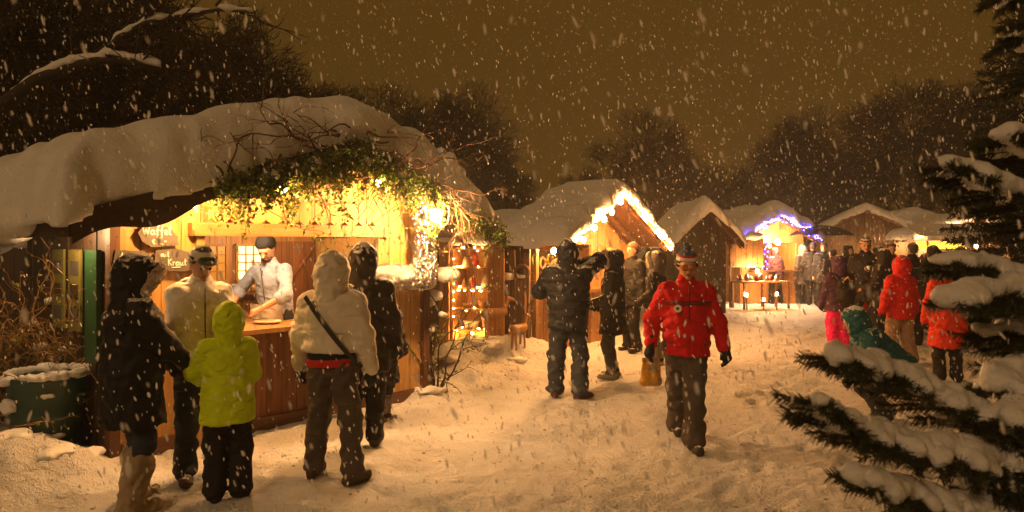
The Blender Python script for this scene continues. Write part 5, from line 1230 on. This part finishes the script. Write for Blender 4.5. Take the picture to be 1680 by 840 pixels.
# white awning with a yellow lit sign band
w_ = H6.matrix_world @ Vector((-1.0,-1.0,0))
t = thing('awning_stall', 'stall with rippled white awning and a yellow lit band at the right', 'stall', w_, H6.rotation_euler.z)
b = MB(); n = 40; vs = []
for j in range(7):
    for i in range(n+1):
        x_ = -1.1+3.6*i/n; f = j/6; vs.append((x_, -1.0+1.4*f, 2.0+.38*f+.015*math.sin(i*1.7)*(1-f)-.10*math.sin(math.pi*f)))
b.add(vs, [(j*(n+1)+i, j*(n+1)+i+1, (j+1)*(n+1)+i+1, (j+1)*(n+1)+i) for j in range(6) for i in range(n)])
b.add([(v[0],v[1],v[2]-.02) for v in vs], [((j+1)*(n+1)+i, (j+1)*(n+1)+i+1, j*(n+1)+i+1, j*(n+1)+i) for j in range(6) for i in range(n)])
vs = [(-1.1+3.6*i/n, -1.012-.012*math.sin(i*1.7), z) for z in (2.0,1.86-.0) for i in range(n+1)]
b.add(vs, [(i,i+1,n+2+i,n+1+i) for i in range(n)]); b.build('canopy', M['cloth_w'], t, True)
b = MB(); b.box((-1.05,-.2,1.62),(.35,-.17,1.84)); b.build('lit_band', M['yellow'], t)
for q in (-1.08,.6,2.45): b = MB(); b.tube([(q,-.98,0),(q,-.98,1.86)], .025, 8); b.build('pole', M['metal'], t)
b = MB(); b.box((-1.0,-.75,.95),(2.4,-.35,1.0)); b.box((-1.0,-.74,0),(2.4,-.70,.948)); b.build('counter', M['old'], t)

# ======================= trees
def tree_seg(seed, H, spread=.55, up=.35, levels=6, r0=.16, lean=0):
    """recursive limbs; returns lists for trunk and crown"""
    rs = np.random.RandomState(seed); tr = []; cr = []
    def grow(p, d, L, r, lv):
        n = 4; P_ = [p.copy()]
        for i in range(n):
            d = d+rs.normal(size=3)*.13; d[2] += up*.06; d = d/np.linalg.norm(d); p = p+d*L/n; P_.append(p.copy())
        for i in range(n):
            a, b_ = r*(1-.35*i/n), r*(1-.35*(i+1)/n); (tr if lv < 2 else cr).append((P_[i], P_[i+1], a, b_))
        if lv >= levels: return
        k = 3 if lv < 3 else (3 if rs.rand() < .6 else 4)
        for j in range(k):
            q = P_[-1] if j == 0 else P_[rs.randint(1 if lv else 2, n+1)]; a = rs.uniform(0, 6.28)
            nd_ = d+spread*(1.15 if j else .5)*np.array((math.cos(a), math.sin(a), rs.uniform(-.35,.7))); nd_ /= np.linalg.norm(nd_)
            grow(q.copy(), nd_, L*rs.uniform(.62,.85), r*(.62 if j == 0 else .5), lv+1)
    grow(np.zeros(3), np.array((lean,0,1.)), H*.26, r0, 0)
    ex = []
    for a_, b_, r1, r2 in cr:
        if r1 > .03: continue
        for _ in range(5):
            f = rs.rand(); q = a_*(1-f)+b_*f; dd = (b_-a_); dd = dd/np.linalg.norm(dd)*.6+rs.normal(size=3)*.6; e = q+dd*rs.uniform(.12,.42); ex.append((q, e, .014, .006))
    cr += ex
    return tr, cr
def seg_mesh(name, segs, mt, minr=.006, n=3):
    A_ = np.array([s_[0] for s_ in segs]); B_ = np.array([s_[1] for s_ in segs]); ra = np.maximum([s_[2] for s_ in segs], minr); rb = np.maximum([s_[3] for s_ in segs], minr*.7)
    d = B_-A_; d /= np.maximum(np.linalg.norm(d, axis=1, keepdims=True), 1e-6); u = np.cross(d, np.where(np.abs(d[:,2:3]) > .9, [[1,0,0]], [[0,0,1]])); u /= np.linalg.norm(u, axis=1, keepdims=True); v = np.cross(d, u)
    V = []
    for k in range(n): a = 2*math.pi*k/n; o = u*math.cos(a)+v*math.sin(a); V.append(A_+o*ra[:,None]); V.append(B_+o*rb[:,None])
    V = np.stack(V, 1); m = len(segs); base = (np.arange(m)*2*n)[:,None]
    Q = np.concatenate([base+np.array([[2*k, 2*((k+1)%n), 2*((k+1)%n)+1, 2*k+1]]) for k in range(n)])
    return mesh_np(name, V.reshape(-1,3), Q, [mt])
TG = 'trees behind the winter market'
protos = []
def round_crown(seed, n=15000):
    """fine twigs filling rounded clumps: an uneven outline with gaps between the clumps"""
    r = np.random.RandomState(seed); C_ = []; c0 = np.array((0,0,5.5)); R0 = np.array((2.75,2.75,3.1)); out = []
    while len(C_) < 46:
        q = r.normal(size=3); q /= np.linalg.norm(q); q = c0+q*R0*r.uniform(.35,.92); C_.append((q, r.uniform(.55,1.05)))
    for q, rr in C_:
        m = int(n/46*rr/.8)
        d = r.normal(size=(m,3)); d /= np.linalg.norm(d, axis=1, keepdims=True); p = q+d*rr*(r.rand(m,1)**.45); o = (p-c0)/R0; o = o/np.maximum(np.linalg.norm(o,axis=1,keepdims=True),.1)*.7+r.normal(size=(m,3))*.55; e = p+o*r.uniform(.10,.30,(m,1))
        out += [(p[i], e[i], .012, .005) for i in range(m)]
        out += [(c0+(q-c0)*.1, q, .05, .02)]
    return out
for sd, spread in ((1,.62),(2,.75),(3,.55)):
    tr, cr = tree_seg(sd, 9, spread, .3, 4); cr = round_crown(sd+20)+cr; protos.append((seg_mesh('trunk', tr, M['fbark'], .03, 6), seg_mesh('crown', cr, M['fbark'], .0125, 3)))
spots = [ # px, Y, scale, proto, yaw, label
 (10,16,1.15,0,10,'tall dark tree at the far left edge above the stall roof'),(130,20,1.15,1,40,'wide dark tree behind the snow laden bough'),(235,22,1.02,2,90,'dark bare tree above the left roof snow'),
 (335,26,1.22,0,200,'dense dark tree behind the middle of the roof'),(425,27,1.10,1,300,'tree with rounded dark crown left of the open sky'),(495,28,1.02,2,30,'rightmost tree of the dense dark left group'),
 (548,34,.98,0,70,'smaller tree at the sky edge above the roof peak'),
 (640,38,1.16,1,10,'hazy tree just right of the waffle stall peak'),(745,41,1.24,0,130,'hazy round tree between the stall peak and open sky'),(820,48,.92,2,210,'hazy tree above the right end of the waffle roof'),
 (1052,36,.97,1,20,'broad round tree above the second hut gable'),(1165,50,.92,2,50,'low faint tree behind the dark hut'),(960,52,.85,0,80,'low faint tree left of the broad round tree'),
 (1307,38,1.02,0,100,'round hazy tree above the blue lit hut'),(1390,52,.95,1,170,'small faint tree right of the round one'),(1490,37,1.28,2,15,'tall hazy tree above the white awning'),
 (1585,46,1.35,1,330,'hazy tree next to the dark spruce'),(-70,24,1.5,1,260,'dark tree reaching in from the left edge')]
for px, Y, sc__, k_, yw, lab in spots:
    o = thing('bare_tree', lab, 'tree', ((px-CX)/F*Y, Y, -.2), R(yw), TG); o.scale = (sc__*1.0,sc__*1.0,sc__)
    link('trunk', protos[k_][0], o); link('crown', protos[k_][1], o)
# great snowy bough from the tree at the left edge
t = thing('old_tree', 'old tree at the left with a long snow covered bough above the stall', 'tree', (-8.3,9.0,-.1), 0)
W2 = lambda px, py, Y=9.0: at(px, py, Y)-Vector((-8.3,9.0,-.1))
b = MB(); b.tube([(0,0,0),(.05,0,1.5),(0,0,2.6),(.3,0,3.2)], [.32,.27,.24,.18], 10); b.build('trunk', M['bark'], t, True)
bo = [W2(-190,300),W2(-80,240),W2(0,178),W2(60,132),W2(120,108),W2(185,96),W2(235,104),W2(262,113)]
bo2 = [W2(165,98),W2(195,62),W2(240,38),W2(300,26),W2(360,16),W2(420,22)]
b = MB(); b.tube(bo, [.17,.15,.11,.085,.07,.055,.045,.02], 8); b.tube(bo2, [.05,.045,.04,.03,.02,.008], 7)
for i in range(34):
    q = bo if i % 2 else bo2; k_ = rs.randint(1 if q is bo2 else 3, len(q)); curl_twig(b, q[k_]+Vector(rs.normal(size=3))*.04, (rs.uniform(-.2,1), rs.uniform(-.6,.6), rs.uniform(-.9,.9)), rs.uniform(.5,1.5), .016, rs, .15, 2, None, .14)
br = b.build('bough', M['bark'], t, True)
s = SD(.025)
for q, r_ in ((bo[2:], .075),(bo2, .045)):
    for p_, p2_ in zip(q, q[1:]): s.cap(p_+Vector((0,0,r_*.9)), p2_+Vector((0,0,r_*.8)), r_*.8, r_*.7, .03)
s.fn(wob(.015,12,4)); link('snow_cover', s.mesh('snow_cover', [M['snow']]), br)
# dark spruce at the right edge
def spruce(x, y, H, label, seed, Rb=1.9):
    rs = np.random.RandomState(seed); t = thing('spruce_tree', label, 'tree', (x,y,-.1), 0, TG)
    b = MB(); b.tube([(0,0,0),(0,0,H*.5),(0,0,H)], [.18,.1,.01], 8); b.build('trunk', M['bark'], t)
    V = []; Q = []; n0 = 0; z = .9
    P0 = []; P1 = []; W_ = []; 
    while z < H-.15:
        rad = Rb*(1-z/H)**.85+.12; nb = int(7+5*(1-z/H)); a0 = rs.uniform(0,6.28)
        for i in range(nb):
            a = a0+i*6.28/nb+rs.normal()*.15; L = rad*rs.uniform(.7,1.1); m = int(L/.07)+2
            for j in range(m):
                f = (j+.5)/m; r_ = L*f; c_ = np.array((math.cos(a)*r_, math.sin(a)*r_, z-.28*r_+.20*r_*r_/max(L,.3)*.9))
                for _ in range(7):
                    dd = np.array((math.cos(a),math.sin(a),-.25))*rs.uniform(.2,1)+rs.normal(size=3)*.55; dd /= np.linalg.norm(dd); l_ = .17*(1.25-f*.5)
                    P0.append(c_); P1.append(c_+dd*l_); W_.append(.020)
        z += .26*(1-.35*z/H)
    segs = [(p, q, w_, w_*.3) for p, q, w_ in zip(P0, P1, W_)]
    link('crown', seg_mesh('crown', segs, M['spruce'], .006, 3), t)
spruce(9.9, 13.6, 8.4, 'tall dark spruce at the right edge above the far stalls', 5, 2.1)
spruce(13.6, 15.5, 10.5, 'larger spruce further right, partly outside the view', 6, 2.6)
# snowy bush under the spruce, left of it
# ======================= near fir with snow laden branches
TX, TY = 2.25, 2.75
t = thing('fir_tree', 'young fir close to the viewer at the right with thick snow on its branches', 'tree', (TX,TY,0), 0)
b = MB(); b.tube([(0,0,0),(.02,0,1.2),(0,.02,2.6),(0,0,3.4)], [.07,.06,.04,.015], 10); b.build('trunk', M['bark'], t, True)
def fir_branch(pts, rsnow, seed, side=.23, nd_len=.029):
    """pts base->tip in world; flat fan of side twigs with needles; snow lying on top"""
    rs = np.random.RandomState(seed); T0 = Vector((TX,TY,0)); base = pts[0]
    P_ = [Vector((0,.0, max(base.z-.12,.1)))]+[p-T0 for p in pts]
    Pf = [P_[0]]
    for a, c in zip(P_, P_[1:]): Pf += [a.lerp(c, f) for f in (.25,.5,.75,1.)]
    n = len(Pf); b = MB(); b.tube(Pf, [.014*(1-.8*i/n)+.002 for i in range(n)], 6)
    segs = []; s = SD(.013); full = sum((b_-a).length for a, b_ in zip(Pf, Pf[1:]))
    def needles(a, c, r=1.):
        L = (c-a).length; m = int(L/.0020); d = (c-a).normalized()
        for i in range(m):
            p = a.lerp(c, rs.rand()); o = Vector(rs.normal(size=3)); o = (o-d*o.dot(d)).normalized(); o.z -= .15
            q = p+(o*.85+d*.75).normalized()*nd_len*rs.uniform(.7,1.15)*r; segs.append((np.array(p), np.array(q), .0019, .0008))
    cum = 0
    for i in range(4, n-1):
        a, c = Pf[i], Pf[i+1]; needles(a, c, 1.15); f = (i-4)/(n-5); d = (c-a).normalized(); sd = d.cross(Vector((0,0,1))).normalized()
        w_ = rsnow*(1.05-.45*f)*(0.92+.16*rs.rand())
        s.cap(a+Vector((0,0,w_*.62)), c+Vector((0,0,w_*.62)), w_, w_*.95, .03, wide=tuple(sd), wf=1.1)
        for sg in (-1,1):
            for rep in (0,1,2):
                if rs.rand() > .9: continue
                L = side*(1-.75*f)*rs.uniform(.6,1.1)+.04; dd = (d*.85+sd*sg*.8+Vector((0,0,-.18-.35*rs.rand()))).normalized(); p0 = a.lerp(c, rs.rand()); p1 = p0+dd*L*.6; p2 = p1+(dd+Vector((0,0,-.05))).normalized()*L*.4
                b.tube([p0,p1,p2], [.005,.004,.002], 4); needles(p0,p1); needles(p1,p2)
                if rs.rand() < .22: s.cap(p0+Vector((0,0,w_*.35)), p1+Vector((0,0,.018)), w_*.55, .022, .03)
    s.fn(wob(.006, 22, seed)).fn(wob(.004, 75, seed+1)).fn(wob(.002, 190, seed+2))
    B_ = b.build('branch', M['bark'], t, True); link('needles', seg_mesh('needles', segs, M['needle'], .0006, 3), B_); link('snow_cover', s.mesh('snow_cover', [M['snow']]), B_)
FB = [ # pixel path base->tip with depth at base and tip, snow radius
 ([(1760,300),(1690,262),(1640,232),(1600,222)], 2.7, 2.5, .050),
 ([(1780,400),(1690,338),(1590,300),(1500,272)], 2.6, 2.35, .052),
 ([(1760,480),(1680,465),(1590,440),(1505,428)], 2.65, 2.45, .042),
 ([(1760,500),(1680,478),(1600,480),(1515,488)], 2.5, 2.3, .048),
 ([(1790,740),(1640,712),(1520,655),(1410,606),(1300,585)], 2.5, 2.05, .048),
 ([(1780,800),(1600,752),(1470,730),(1360,705),(1275,660)], 2.3, 1.9, .040),
 ([(1740,880),(1600,850),(1480,815),(1365,785)], 2.2, 1.95, .036),
 ([(1790,640),(1700,605),(1620,620),(1575,640)], 2.5, 2.3, .060),
 ([(1780,590),(1690,560),(1625,545),(1585,545)], 2.6, 2.45, .045),
 ([(1800,820),(1700,790),(1620,780),(1560,792)], 2.4, 2.15, .045),
 ([(1790,720),(1700,690),(1640,680),(1600,690)], 2.35, 2.2, .045),
 ([(1790,900),(1690,850),(1600,830),(1520,835)], 2.3, 2.1, .045),
 ([(1780,540),(1700,525),(1640,512),(1580,510)], 2.8, 2.8, .040)]
for i, (pp, y0, y1, rsn) in enumerate(FB):
    m = len(pp); pp = [(a+(28+j*9 if j == m-1 else 10+j*9), c) for j, (a, c) in enumerate(pp)]; rsn *= .84; fir_branch([at(a, c, y0+(y1-y0)*j/(m-1)) for j, (a, c) in enumerate(pp)], rsn, 40+i)

for i in range(14):       # the boughs on the other sides of the young fir
    a = R(-50+i*13.5 if i % 2 else -20+i*11); z_ = .55+i*.19; L = 1.25*(1-z_/4.2); d_ = Vector((math.cos(a), math.sin(a), 0)); p0 = Vector((TX,TY,z_))
    fir_branch([p0+d_*.12, p0+d_*L*.4+Vector((0,0,.03)), p0+d_*L*.75+Vector((0,0,.02)), p0+d_*L], .036, 80+i)
# ======================= falling snow
def flakes():
    rs = np.random.RandomState(77); n = 46000
    Y = 1.3+(rs.rand(n)**.8)*30; Y[:160] = rs.uniform(.9,1.6,160); u = rs.uniform(-.85,.85,n); v = rs.uniform(-.36,.36,n)
    X = u*Y; Z = HC+v*Y; ok = (Z > .05) & (Z < 14); X, Y, Z = X[ok], Y[ok], Z[ok]; n = len(X)
    # keep flakes out of the stall interiors
    a = np.array(A.location); dx, dy = X-a[0], Y-a[1]; lx = dx*.668+dy*.744; ly = -dx*.744+dy*.668
    ok = ~((lx > -.3) & (lx < 3.4) & (ly > -.4) & (ly < 2.9) & (Z < 3.1)); ok &= ~((np.abs(X-TX) < .3) & (np.abs(Y-TY) < .3)); ok &= (Y > 1.5) | (rs.rand(len(Y)) < .8)
    X, Y, Z = X[ok], Y[ok], Z[ok]; n = len(X)
    r = rs.uniform(.0020,.0053,n)*(1+.018*Y); l = r*rs.uniform(1.3,3.6,n); r *= np.where(rs.rand(n) < .04, 1.7, 1.); r = np.where(Y < 2.6, r*.8, r)
    d = np.stack([.22+rs.normal(size=n)*.22, rs.normal(size=n)*.2, -np.ones(n)], 1); d /= np.linalg.norm(d, axis=1, keepdims=True)
    s1 = np.cross(d, rs.normal(size=(n,3))); s1 /= np.linalg.norm(s1, axis=1, keepdims=True); s2 = np.cross(d, s1)
    P = np.stack([X,Y,Z],1); V = []
    for k in range(4):
        a_ = math.pi/2*k; o = s1*math.cos(a_)+s2*math.sin(a_); V += [P-d*(l*.45)[:,None]+o*(r*.75)[:,None], P+d*(l*.45)[:,None]+o*(r*.75)[:,None]]
    V += [P-d*l[:,None], P+d*l[:,None]]
    V = np.stack(V,1).reshape(-1,3); base = (np.arange(n)*10)[:,None]; T = []
    for k in range(4):
        q = (k+1)%4; T += [[2*k,2*q,2*q+1],[2*k,2*q+1,2*k+1],[8,2*q,2*k],[9,2*k+1,2*q+1]]
    T = np.concatenate([base+np.array([t_]) for t_ in T])
    m, nt, p, o = mat('snowflake'); p.inputs['Base Color'].default_value = (.9,.9,.9,1); p.inputs['Roughness'].default_value = .6
    tr = nd(nt, 'ShaderNodeBsdfTranslucent', {'Color': (.9,.9,.9,1)}); mx = nd(nt, 'ShaderNodeMixShader', {0: .5, 1: p.outputs[0], 2: tr.outputs[0]}); tp = nd(nt, 'ShaderNodeBsdfTransparent'); m2 = nd(nt, 'ShaderNodeMixShader', {0: .42, 1: mx.outputs[0], 2: tp.outputs[0]}); nt.links.new(m2.outputs[0], o.inputs['Surface'])
    link('falling_snow', mesh_np('falling_snow', V, T, [m]), kind='stuff')
flakes()
# ======================= snowy air
b = MB(); b.box((-55,-4,-1.2),(75,75,17.5)); m_, nt_, p_, o_ = mat('haze'); nt_.nodes.remove(p_)
v_ = nd(nt_, 'ShaderNodeVolumePrincipled', {'Color': (.95,.93,.90,1), 'Density': .0032, 'Anisotropy': .3}); nt_.links.new(v_.outputs[0], o_.inputs['Volume'])
hz = b.build('haze', m_); hz['kind'] = 'stuff'
